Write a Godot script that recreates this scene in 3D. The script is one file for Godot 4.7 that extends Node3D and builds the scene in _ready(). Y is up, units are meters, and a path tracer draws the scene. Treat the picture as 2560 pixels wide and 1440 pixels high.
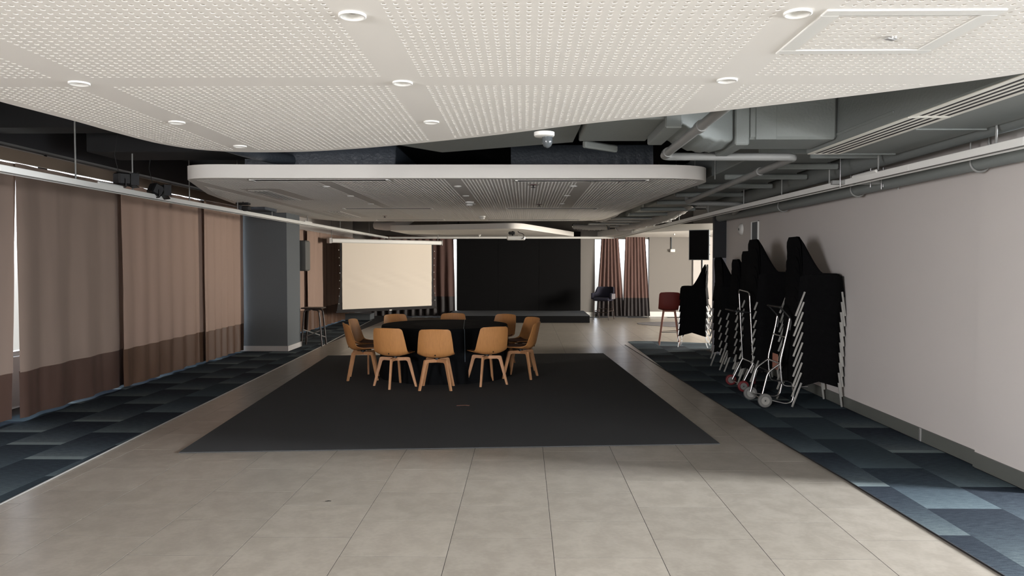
extends Node3D

const H := 1.63
var M := {}
var used := {}
var rng := RandomNumberGenerator.new()

# ------------------------------------------------------------------ mesh builder
class MB:
	var v := PackedVector3Array()
	var n := PackedVector3Array()
	var u := PackedVector2Array()
	var ix := PackedInt32Array()

	func vert(p: Vector3, nn: Vector3, t := Vector2.ZERO) -> int:
		v.append(p); n.append(nn); u.append(t)
		return v.size() - 1

	func tri_i(a: int, b: int, c: int) -> void:
		ix.append(a); ix.append(c); ix.append(b)

	func tri(a: Vector3, b: Vector3, c: Vector3) -> void:
		var nn := (b - a).cross(c - a).normalized()
		tri_i(vert(a, nn), vert(b, nn), vert(c, nn))

	func quad(a: Vector3, b: Vector3, c: Vector3, d: Vector3) -> void:
		var nn := (b - a).cross(d - a).normalized()
		if nn.length() < 0.5:
			nn = (c - b).cross(d - b).normalized()
		var i := vert(a, nn, Vector2(0, 0)); vert(b, nn, Vector2(1, 0)); vert(c, nn, Vector2(1, 1)); vert(d, nn, Vector2(0, 1))
		tri_i(i, i + 1, i + 2); tri_i(i, i + 2, i + 3)

	func tri_out(a: Vector3, b: Vector3, c: Vector3, o: Vector3) -> void:
		if (b - a).cross(c - a).dot((a + b + c) / 3.0 - o) < 0.0:
			tri(a, c, b)
		else:
			tri(a, b, c)

	func quad_out(a: Vector3, b: Vector3, c: Vector3, d: Vector3, o: Vector3) -> void:
		if (b - a).cross(d - a).dot((a + b + c + d) / 4.0 - o) < 0.0:
			quad(a, d, c, b)
		else:
			quad(a, b, c, d)

	# box with chamfered edges
	func box(c: Vector3, s: Vector3, bev := 0.0, bs := Basis.IDENTITY) -> void:
		var h := s * 0.5
		bev = minf(bev, minf(h.x, minf(h.y, h.z)) * 0.9)
		for ax in 3:
			var a1 := (ax + 1) % 3
			var a2 := (ax + 2) % 3
			for sg in [-1.0, 1.0]:
				var q: Array[Vector3] = []
				for k in [[-1, -1], [1, -1], [1, 1], [-1, 1]]:
					var p := Vector3.ZERO
					p[ax] = sg * h[ax]
					p[a1] = k[0] * (h[a1] - bev)
					p[a2] = k[1] * (h[a2] - bev)
					q.append(c + bs * p)
				quad_out(q[0], q[1], q[2], q[3], c)
			if bev > 0.0:
				for s1 in [-1.0, 1.0]:
					for s2 in [-1.0, 1.0]:
						var e: Array[Vector3] = []
						for k in [[-1, 0], [1, 0], [1, 1], [-1, 1]]:
							var p := Vector3.ZERO
							p[ax] = k[0] * (h[ax] - bev)
							p[a1] = s1 * (h[a1] - (bev if k[1] == 0 else 0.0))
							p[a2] = s2 * (h[a2] - (0.0 if k[1] == 0 else bev))
							e.append(c + bs * p)
						quad_out(e[0], e[1], e[2], e[3], c)
		if bev > 0.0:
			for sx in [-1.0, 1.0]:
				for sy in [-1.0, 1.0]:
					for sz in [-1.0, 1.0]:
						var g := Vector3(sx, sy, sz)
						var p1 := g * Vector3(h.x, h.y - bev, h.z - bev)
						var p2 := g * Vector3(h.x - bev, h.y, h.z - bev)
						var p3 := g * Vector3(h.x - bev, h.y - bev, h.z)
						tri_out(c + bs * p1, c + bs * p2, c + bs * p3, c)

	func box2(a: Vector3, b: Vector3, bev := 0.0) -> void:
		box((a + b) * 0.5, (b - a).abs(), bev)

	# smooth surface through rows of points
	func grid(rows: Array, flip := false, closed := false, uvs := true) -> void:
		var R := rows.size()
		var C: int = rows[0].size()
		var base := v.size()
		for i in R:
			for j in C:
				var l: Vector3 = rows[i][(j - 1 + C) % C] if (closed or j > 0) else rows[i][j]
				var r: Vector3 = rows[i][(j + 1) % C] if (closed or j < C - 1) else rows[i][j]
				var d: Vector3 = rows[maxi(i - 1, 0)][j]
				var t: Vector3 = rows[mini(i + 1, R - 1)][j]
				var nn := (r - l).cross(t - d).normalized()
				if flip:
					nn = -nn
				vert(rows[i][j], nn, Vector2(float(j) / maxi(C - 1, 1), float(i) / maxi(R - 1, 1)))
		for i in R - 1:
			for j in (C if closed else C - 1):
				var a := base + i * C + j
				var b := base + i * C + (j + 1) % C
				var c2 := b + C
				var d2 := a + C
				if flip:
					tri_i(a, c2, b); tri_i(a, d2, c2)
				else:
					tri_i(a, b, c2); tri_i(a, c2, d2)

	# sheet with thickness: offset along normals, edges closed
	func slab(rows: Array, th: float) -> void:
		var R := rows.size()
		var C: int = rows[0].size()
		var back := []
		for i in R:
			var rw := PackedVector3Array()
			for j in C:
				var l: Vector3 = rows[i][maxi(j - 1, 0)]
				var r: Vector3 = rows[i][mini(j + 1, C - 1)]
				var d: Vector3 = rows[maxi(i - 1, 0)][j]
				var t: Vector3 = rows[mini(i + 1, R - 1)][j]
				rw.append(rows[i][j] - (r - l).cross(t - d).normalized() * th)
			back.append(rw)
		grid(rows); grid(back, true)
		for i in R - 1:
			quad(rows[i][0], rows[i + 1][0], back[i + 1][0], back[i][0])
			quad(rows[i + 1][C - 1], rows[i][C - 1], back[i][C - 1], back[i + 1][C - 1])
		for j in C - 1:
			quad(rows[0][j + 1], rows[0][j], back[0][j], back[0][j + 1])
			quad(rows[R - 1][j], rows[R - 1][j + 1], back[R - 1][j + 1], back[R - 1][j])

	func tube(path: PackedVector3Array, r: float, sides := 10, caps := true, r2 := -1.0, squash := 1.0) -> void:
		var N := path.size()
		var t0 := (path[1] - path[0]).normalized()
		var up := Vector3.UP if absf(t0.y) < 0.9 else Vector3.RIGHT
		var x := up.cross(t0).normalized()
		var rows := []
		for i in N:
			var t: Vector3
			if i == 0: t = t0
			elif i == N - 1: t = (path[N - 1] - path[N - 2]).normalized()
			else: t = ((path[i] - path[i - 1]).normalized() + (path[i + 1] - path[i]).normalized()).normalized()
			x = (x - t * x.dot(t)).normalized()
			var y := t.cross(x)
			var rr := r if r2 < 0.0 else lerpf(r, r2, float(i) / (N - 1))
			if i > 0 and i < N - 1:
				var ca := t.dot((path[i + 1] - path[i]).normalized())
				rr *= minf(1.0 / maxf(ca, 0.5), 1.3) if ca < 0.95 else 1.0
			var row := PackedVector3Array()
			for k in sides:
				var a := TAU * k / sides
				row.append(path[i] + x * cos(a) * rr + y * sin(a) * rr * squash)
			rows.append(row)
		grid(rows, false, true)
		if caps:
			cap(rows[0], -t0)
			cap(rows[N - 1], (path[N - 1] - path[N - 2]).normalized())

	func cap(ring: PackedVector3Array, nn: Vector3) -> void:
		var c := Vector3.ZERO
		for p in ring: c += p
		c /= ring.size()
		var b := vert(c, nn)
		for p in ring: vert(p, nn)
		for k in ring.size():
			var i := b + 1 + k
			var j := b + 1 + (k + 1) % ring.size()
			if (ring[k] - c).cross(ring[(k + 1) % ring.size()] - c).dot(nn) > 0.0: tri_i(b, i, j)
			else: tri_i(b, j, i)

	# profile of (radius, height) from bottom to top round Y
	func lathe(prof: PackedVector2Array, seg := 20, xf := Transform3D.IDENTITY, sharp := true) -> void:
		if sharp:
			for i in prof.size() - 1:
				lathe(PackedVector2Array([prof[i], prof[i + 1]]), seg, xf, false)
			return
		var rows := []
		for p in prof:
			var row := PackedVector3Array()
			for k in seg:
				var a := TAU * k / seg
				row.append(xf * Vector3(p.x * cos(a), p.y, -p.x * sin(a)))
			rows.append(row)
		# normals by profile so that poles and flat rings are right
		var base := v.size()
		for i in prof.size():
			var d := prof[mini(i + 1, prof.size() - 1)] - prof[maxi(i - 1, 0)]
			var nr := Vector2(d.y, -d.x).normalized()
			for k in seg:
				var a := TAU * k / seg
				vert(rows[i][k], (xf.basis * Vector3(nr.x * cos(a), nr.y, -nr.x * sin(a))).normalized())
		for i in prof.size() - 1:
			for k in seg:
				var a := base + i * seg + k
				var b := base + i * seg + (k + 1) % seg
				tri_i(a, b, b + seg); tri_i(a, b + seg, a + seg)

	# polygon in local XY pulled along Z
	func prism(poly: PackedVector2Array, z0: float, z1: float, xf := Transform3D.IDENTITY, bottom := true, top := true, uvr := Rect2()) -> void:
		if Geometry2D.is_polygon_clockwise(poly):
			poly = poly.duplicate(); poly.reverse()
		var N := poly.size()
		var t := Geometry2D.triangulate_polygon(poly)
		for side in 2:
			if (side == 0 and not bottom) or (side == 1 and not top): continue
			var zz := z0 if side == 0 else z1
			var nn := (xf.basis * Vector3(0, 0, -1.0 if side == 0 else 1.0)).normalized()
			var b := v.size()
			for p in poly:
				var t2 := p
				if uvr.size.x > 0.0: t2 = (p - uvr.position) / uvr.size
				vert(xf * Vector3(p.x, p.y, zz), nn, t2)
			for k in range(0, t.size(), 3):
				var a0 := t[k]; var a1 := t[k + 1]; var a2 := t[k + 2]
				var cw := (poly[a1] - poly[a0]).cross(poly[a2] - poly[a0]) < 0.0
				if cw == (side == 1): tri_i(b + a0, b + a2, b + a1)
				else: tri_i(b + a0, b + a1, b + a2)
		for i in N:
			var e := (poly[(i + 1) % N] - poly[i]).normalized()
			var ep := (poly[i] - poly[(i - 1 + N) % N]).normalized()
			var en := (poly[(i + 2) % N] - poly[(i + 1) % N]).normalized()
			var n0 := Vector2(e.y, -e.x); var n1 := n0
			if e.dot(ep) > 0.8: n0 = (n0 + Vector2(ep.y, -ep.x)).normalized()
			if e.dot(en) > 0.8: n1 = (n1 + Vector2(en.y, -en.x)).normalized()
			var p0 := poly[i]; var p1 := poly[(i + 1) % N]
			var w0 := (xf.basis * Vector3(n0.x, n0.y, 0)).normalized()
			var w1 := (xf.basis * Vector3(n1.x, n1.y, 0)).normalized()
			var b := vert(xf * Vector3(p0.x, p0.y, z0), w0); vert(xf * Vector3(p1.x, p1.y, z0), w1, Vector2(1, 0)); vert(xf * Vector3(p1.x, p1.y, z1), w1, Vector2(1, 1)); vert(xf * Vector3(p0.x, p0.y, z1), w0, Vector2(0, 1))
			tri_i(b, b + 1, b + 2); tri_i(b, b + 2, b + 3)

	func mesh() -> ArrayMesh:
		var a := []
		a.resize(Mesh.ARRAY_MAX)
		a[Mesh.ARRAY_VERTEX] = v; a[Mesh.ARRAY_NORMAL] = n; a[Mesh.ARRAY_TEX_UV] = u; a[Mesh.ARRAY_INDEX] = ix
		var m := ArrayMesh.new()
		m.add_surface_from_arrays(Mesh.PRIMITIVE_TRIANGLES, a)
		return m

# plan polygon (x, -z) pulled upward
func plan() -> Transform3D:
	return Transform3D(Basis(Vector3(1, 0, 0), Vector3(0, 0, -1), Vector3(0, 1, 0)), Vector3.ZERO)

func pp(a: Array) -> PackedVector2Array:
	var r := PackedVector2Array()
	for i in range(0, a.size(), 2): r.append(Vector2(a[i], -a[i + 1]))
	return r

func p3(a: Array) -> PackedVector3Array:
	var r := PackedVector3Array()
	for i in range(0, a.size(), 3): r.append(Vector3(a[i], a[i + 1], a[i + 2]))
	return r

# round the corners of a polyline
func fillet(path: PackedVector3Array, r: float, k := 5) -> PackedVector3Array:
	var o := PackedVector3Array([path[0]])
	for i in range(1, path.size() - 1):
		var a := path[i - 1] - path[i]
		var b := path[i + 1] - path[i]
		var rr := minf(r, minf(a.length(), b.length()) * 0.48)
		var p := path[i] + a.normalized() * rr
		var q := path[i] + b.normalized() * rr
		for j in k + 1:
			var t := float(j) / k
			o.append(p.lerp(path[i], t).lerp(path[i].lerp(q, t), t))
	o.append(path[path.size() - 1])
	return o

func smooth(poly: PackedVector2Array, k := 6) -> PackedVector2Array:
	var o := PackedVector2Array()
	var N := poly.size()
	for i in N:
		for j in k:
			o.append(poly[i].cubic_interpolate(poly[(i + 1) % N], poly[(i - 1 + N) % N], poly[(i + 2) % N], float(j) / k))
	return o

# ------------------------------------------------------------------ scene nodes
func numbered(called: String) -> String:
	var k: int = used.get(called, 0)
	used[called] = k + 1
	return called if k == 0 else "%s_%03d" % [called, k]

func tag(o: Node, label: String, category: String, group := "") -> void:
	o.set_meta("label", label); o.set_meta("category", category)
	if group: o.set_meta("group", group)

func thing(called: String, label: String, category: String, at := Vector3.ZERO, turn := 0.0, group := "") -> Node3D:
	var o := Node3D.new()
	o.name = numbered(called)
	add_child(o)
	o.position = at; o.rotation.y = turn
	tag(o, label, category, group)
	return o

func base(called: String) -> Node3D:
	var o := Node3D.new()
	o.name = numbered(called)
	add_child(o)
	o.set_meta("kind", "structure")
	return o

func part(called: String, mb, m: Material, parent: Node, label := "") -> MeshInstance3D:
	var o := MeshInstance3D.new()
	o.mesh = mb.mesh() if mb is MB else mb
	o.name = called if parent != self else numbered(called)
	o.material_override = m
	parent.add_child(o, true)
	if label: o.set_meta("label", label)
	return o

func struct(called: String, mb: MB, m: Material) -> MeshInstance3D:
	var o := part(called, mb, m, self)
	o.set_meta("kind", "structure")
	return o

func stuff(o: Node) -> Node:
	o.set_meta("kind", "stuff")
	return o

func copy(src: Node3D, label: String, at: Vector3, turn: float, group := "") -> Node3D:
	var c: Node3D = src.duplicate()
	var nm := str(src.name)
	if src.has_meta("root"): nm = src.get_meta("root")
	c.name = numbered(nm)
	add_child(c)
	c.position = at; c.rotation.y = turn
	c.set_meta("label", label)
	if group: c.set_meta("group", group)
	return c

# ------------------------------------------------------------------ materials
func noise_img(seed_: int, freq: float, oct: int, w := 512, h := 512) -> Image:
	var f := FastNoiseLite.new()
	f.seed = seed_; f.frequency = freq; f.fractal_octaves = oct; f.noise_type = FastNoiseLite.TYPE_SIMPLEX_SMOOTH
	return f.get_seamless_image(w, h)

func ramp_tex(im: Image, c0: Color, c1: Color) -> ImageTexture:
	var w := im.get_width(); var h := im.get_height()
	var o := Image.create(w, h, false, Image.FORMAT_RGB8)
	for y in h:
		for x in w:
			o.set_pixel(x, y, c0.lerp(c1, im.get_pixel(x, y).r))
	return ImageTexture.create_from_image(o)

func grey_tex(im: Image) -> ImageTexture:
	var o: Image = im.duplicate()
	o.convert(Image.FORMAT_RGB8)
	return ImageTexture.create_from_image(o)

func mat(c: Color, rough := 0.8, metal := 0.0, tex: Texture2D = null, scale := 1.0, bump: Texture2D = null, bump_cm := 0.1) -> StandardMaterial3D:
	var m := StandardMaterial3D.new()
	m.albedo_color = c; m.roughness = rough; m.metallic = metal
	m.cull_mode = BaseMaterial3D.CULL_DISABLED
	if tex or bump:
		m.uv1_triplanar = true; m.uv1_world_triplanar = true
		m.uv1_scale = Vector3.ONE * scale
	if tex: m.albedo_texture = tex
	if bump:
		m.heightmap_enabled = true; m.heightmap_texture = bump; m.heightmap_scale = bump_cm
	return m

func grey(g: float) -> Color:
	return Color(g, g, g)

func ombre(seed_: int, dark: Color, light: Color, bar: float) -> StandardMaterial3D:
	# carpet tile print: dark at the far edge, lighter to the near edge, with yarn streaks
	var f := FastNoiseLite.new()
	f.seed = seed_; f.frequency = 0.05
	var im := Image.create(192, 192, false, Image.FORMAT_RGB8)
	for y in 192:
		for x in 192:
			var t := y / 191.0
			var k := clampf(0.05 + 0.75 * pow(t, 1.5) + 0.22 * f.get_noise_2d(x * 0.5, y * 6.0) + 0.16 * f.get_noise_2d(x * 9.0 + 500.0, y * 9.0), 0.0, 1.0)
			if t > 1.0 - bar: k = clampf(k + 0.28, 0.0, 1.0)
			im.set_pixel(x, y, dark.lerp(light, k))
	var m := StandardMaterial3D.new()
	m.albedo_texture = ImageTexture.create_from_image(im)
	m.roughness = 0.95
	m.metallic_specular = 0.3
	m.cull_mode = BaseMaterial3D.CULL_DISABLED
	return m

func make_materials() -> void:
	var fine := noise_img(3, 0.06, 4)
	var coarse := noise_img(5, 0.012, 5)
	var weave := noise_img(8, 0.25, 2, 256, 256)
	var bump_f := grey_tex(fine)
	var bump_w := grey_tex(weave)
	var stone := Image.create(512, 512, false, Image.FORMAT_RGB8)
	for y in 512:
		for x in 512:
			var k := 0.62 * coarse.get_pixel(x, y).r + 0.38 * fine.get_pixel(x, y).r
			stone.set_pixel(x, y, Color(0.925, 0.92, 0.915).lerp(Color(1, 1, 1), smoothstep(0.2, 0.8, k)))
	M.stone_tex = ImageTexture.create_from_image(stone)
	M.tiles = []
	for k in [0.642, 0.655, 0.632]:
		var m := mat(Color(k * 1.0, k * 0.96, k * 0.89), 0.31, 0.0, M.stone_tex, 0.8, bump_f, 0.04)
		m.metallic_specular = 0.5
		M.tiles.append(m)
	M.grout = mat(grey(0.16), 0.9)
	M.carpets = [ombre(11, Color(0.08, 0.12, 0.165), Color(0.42, 0.47, 0.475), 0.0), ombre(12, Color(0.12, 0.165, 0.205), Color(0.40, 0.46, 0.48), 0.0), ombre(13, Color(0.08, 0.12, 0.165), Color(0.46, 0.51, 0.52), 0.09), ombre(14, Color(0.15, 0.20, 0.235), Color(0.30, 0.36, 0.385), 0.0)]
	M.rug = mat(Color(0.33, 0.333, 0.335), 0.97, 0.0, ramp_tex(weave, grey(0.75), grey(1)), 6.0, bump_w, 0.2)
	M.rug.metallic_specular = 0.2
	M.white = mat(Color(0.91, 0.90, 0.875), 0.75)
	M.panel_hole = mat(Color(0.90, 0.89, 0.87), 0.8)
	M.trim_white = mat(Color(0.90, 0.90, 0.88), 0.45)
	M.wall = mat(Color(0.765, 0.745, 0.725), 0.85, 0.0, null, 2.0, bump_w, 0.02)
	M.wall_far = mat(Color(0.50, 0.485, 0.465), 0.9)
	M.slate = mat(Color(0.365, 0.385, 0.395), 0.8, 0.0, null, 2.0, bump_w, 0.02)
	M.column = mat(Color(0.56, 0.56, 0.58), 0.7)
	M.slate_dark = mat(Color(0.16, 0.165, 0.175), 0.8)
	M.skirt_light = mat(Color(0.74, 0.73, 0.72), 0.6)
	M.skirt_dark = mat(Color(0.36, 0.37, 0.35), 0.45)
	M.black_paint = mat(Color(0.105, 0.11, 0.115), 0.9)
	M.duct_grey = mat(Color(0.49, 0.51, 0.50), 0.6, 0.0, null, 1.0, bump_f, 0.12)
	M.pipe_grey = mat(Color(0.53, 0.535, 0.525), 0.45)
	M.duct_navy = mat(Color(0.24, 0.265, 0.295), 0.5, 0.0, null, 0.7, bump_f, 0.5)
	M.foil = mat(Color(0.78, 0.78, 0.78), 0.28, 0.9, null, 5.0, bump_f, 1.2)
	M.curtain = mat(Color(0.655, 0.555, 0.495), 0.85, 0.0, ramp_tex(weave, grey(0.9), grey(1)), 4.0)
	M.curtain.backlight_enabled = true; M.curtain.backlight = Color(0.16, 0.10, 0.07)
	M.curtain_shaded = mat(Color(0.585, 0.51, 0.46), 0.85, 0.0, ramp_tex(weave, grey(0.9), grey(1)), 4.0)  # greyer copy of the curtain: shade of the near bays put into its colour
	M.curtain_shaded.backlight_enabled = true; M.curtain_shaded.backlight = Color(0.14, 0.10, 0.08)
	M.hem_shaded = mat(Color(0.32, 0.24, 0.205), 0.55)  # darker copy of the hem, with the same shade in its colour
	M.board = mat(Color(0.50, 0.44, 0.38), 0.5)
	M.hem = mat(Color(0.40, 0.295, 0.225), 0.55, 0.0, ramp_tex(weave, grey(0.8), grey(1)), 4.0)
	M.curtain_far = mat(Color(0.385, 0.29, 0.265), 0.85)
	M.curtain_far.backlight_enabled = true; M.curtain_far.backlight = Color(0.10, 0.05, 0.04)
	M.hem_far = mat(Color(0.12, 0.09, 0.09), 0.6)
	M.black_cloth = mat(Color(0.05, 0.055, 0.062), 0.9, 0.0, null, 3.0, bump_w, 0.1)
	M.black_cloth.metallic_specular = 0.25
	M.backdrop = mat(Color(0.11, 0.11, 0.113), 0.95, 0.0, ramp_tex(weave, grey(0.7), grey(1)), 6.0)
	M.backdrop.metallic_specular = 0.2
	M.stage = mat(Color(0.30, 0.315, 0.33), 0.9, 0.0, ramp_tex(weave, grey(0.7), grey(1)), 6.0)
	M.cover = mat(Color(0.05, 0.05, 0.054), 0.95, 0.0, null, 5.0, bump_f, 0.4)
	M.cover.metallic_specular = 0.2
	var grain := Image.create(256, 256, false, Image.FORMAT_RGB8)
	var gn := FastNoiseLite.new()
	gn.seed = 21; gn.frequency = 0.03
	for y in 256:
		for x in 256:
			var k := 0.5 + 0.5 * gn.get_noise_2d(x * 2.6, y * 0.3)
			grain.set_pixel(x, y, Color(0.86, 0.84, 0.82).lerp(Color(1, 1, 1), k))
	var grain_t := ImageTexture.create_from_image(grain)
	M.shell = mat(Color(0.79, 0.565, 0.34), 0.5, 0.0, grain_t, 3.0)
	M.shell_edge = mat(Color(0.80, 0.65, 0.46), 0.5)
	M.legwood = mat(Color(0.80, 0.60, 0.43), 0.5, 0.0, grain_t, 4.0)
	M.pad = mat(Color(0.36, 0.24, 0.17), 0.8)
	M.screw = mat(Color(0.2, 0.13, 0.08), 0.5)
	M.chrome = mat(Color(0.82, 0.82, 0.82), 0.22, 1.0)
	M.silver = mat(Color(0.74, 0.74, 0.72), 0.35, 0.7)
	M.tyre = mat(Color(0.40, 0.40, 0.39), 0.7)
	M.hub = mat(Color(0.55, 0.55, 0.53), 0.5)
	M.red = mat(Color(0.38, 0.07, 0.09), 0.5)
	M.maroon = mat(Color(0.34, 0.08, 0.11), 0.5)
	M.dark_wood = mat(Color(0.20, 0.155, 0.135), 0.35)
	M.navy = mat(Color(0.11, 0.11, 0.17), 0.9)
	M.grey_fabric = mat(Color(0.42, 0.41, 0.42), 0.9)
	M.rust = mat(Color(0.42, 0.13, 0.09), 0.6)
	M.pinkwood = mat(Color(0.62, 0.42, 0.35), 0.5)
	M.black_plastic = mat(Color(0.06, 0.06, 0.065), 0.5)
	M.grille_grey = mat(Color(0.40, 0.40, 0.385), 0.6)
	M.screen = mat(Color(0.90, 0.86, 0.80), 0.85)
	M.screen_black = mat(Color(0.12, 0.11, 0.11), 0.8)
	M.plastic_white = mat(Color(0.86, 0.86, 0.84), 0.45)
	M.lens = mat(Color(0.3, 0.32, 0.33), 0.1)
	M.alu = mat(Color(0.72, 0.72, 0.71), 0.35, 0.6)
	M.dark_slot = mat(Color(0.09, 0.085, 0.09), 0.7)
	M.slot_white = mat(Color(0.90, 0.89, 0.85), 0.5)
	M.cable = mat(Color(0.05, 0.05, 0.05), 0.6)
	M.crease = mat(Color(0.36, 0.42, 0.46), 0.5)  # pale tone stands in for light caught along the cloth fold
	M.glass = StandardMaterial3D.new()
	M.glass.albedo_color = Color(0.95, 0.97, 1.0, 0.06); M.glass.roughness = 0.02
	M.glass.transparency = BaseMaterial3D.TRANSPARENCY_ALPHA; M.glass.cull_mode = BaseMaterial3D.CULL_DISABLED

# ------------------------------------------------------------------ start
func _ready() -> void:
	rng.seed = 7
	var cam := Camera3D.new()
	cam.name = "camera"
	add_child(cam)
	cam.position = Vector3(0, H, 0)
	cam.rotation_degrees = Vector3(-1.8087, 0.9046, 0)
	cam.fov = rad_to_deg(2.0 * atan(720.0 / 1900.0))
	cam.near = 0.05; cam.far = 200.0
	cam.current = true

	var sky := ProceduralSkyMaterial.new()
	sky.sky_top_color = Color(0.86, 0.90, 0.96); sky.sky_horizon_color = Color(0.95, 0.96, 0.98)
	sky.ground_horizon_color = Color(0.80, 0.80, 0.80); sky.ground_bottom_color = Color(0.62, 0.62, 0.60)
	sky.sky_energy_multiplier = 2.2; sky.ground_energy_multiplier = 1.4
	sky.sun_angle_max = 0.0
	var env := Environment.new()
	env.background_mode = Environment.BG_SKY
	env.sky = Sky.new(); env.sky.sky_material = sky
	env.ambient_light_source = Environment.AMBIENT_SOURCE_SKY
	env.tonemap_mode = Environment.TONE_MAPPER_LINEAR
	env.tonemap_exposure = 1.0
	env.sdfgi_enabled = true; env.ssao_enabled = true; env.ssil_enabled = true
	var we := WorldEnvironment.new()
	we.name = "world"
	we.environment = env
	add_child(we)

	# daylight through the three window walls outside the frame: area lights at the openings, one beyond its window
	window_light("daylight_near_left", Vector3(-5.3, 1.75, 4.0), Vector3(1, 0, 0), Vector2(1.8, 1.9), Color(0.99, 0.985, 1.0), 42.0)
	window_light("daylight_near_right", Vector3(13.5, 3.0, -3.4), Vector3(-1, -0.25, 0), Vector2(1.7, 2.6), Color(0.97, 0.98, 1.0), 158.0)  # unseen area light added outside the window to stand for bright sky
	window_light("daylight_behind_right", Vector3(8.8, 1.4, 1.2), Vector3(-1, 0, 0), Vector2(5.0, 2.3), Color(0.97, 0.98, 1.0), 9.5)
	window_light("daylight_far_right", Vector3(9.3, 1.75, -17.1), Vector3(-1, 0, 0), Vector2(3.0, 1.6), Color(1.0, 0.965, 0.92), 28.0)

	make_materials()
	build_floor()
	build_shell()
	build_ceiling_panels()
	build_services()
	build_curtains()
	build_stage()
	build_table_and_chairs()
	build_stacks()
	build_trolleys()
	build_small()

func window_light(called: String, at: Vector3, dir: Vector3, size: Vector2, c: Color, e: float) -> void:
	var l := AreaLight3D.new()
	l.name = called
	l.area_size = size
	l.area_normalize_energy = false
	l.light_color = c; l.light_energy = e
	l.area_range = 60.0
	l.area_attenuation = 2.0
	l.shadow_enabled = true
	add_child(l)
	l.position = at
	l.look_at_from_position(at, at + dir, Vector3.UP)

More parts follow.
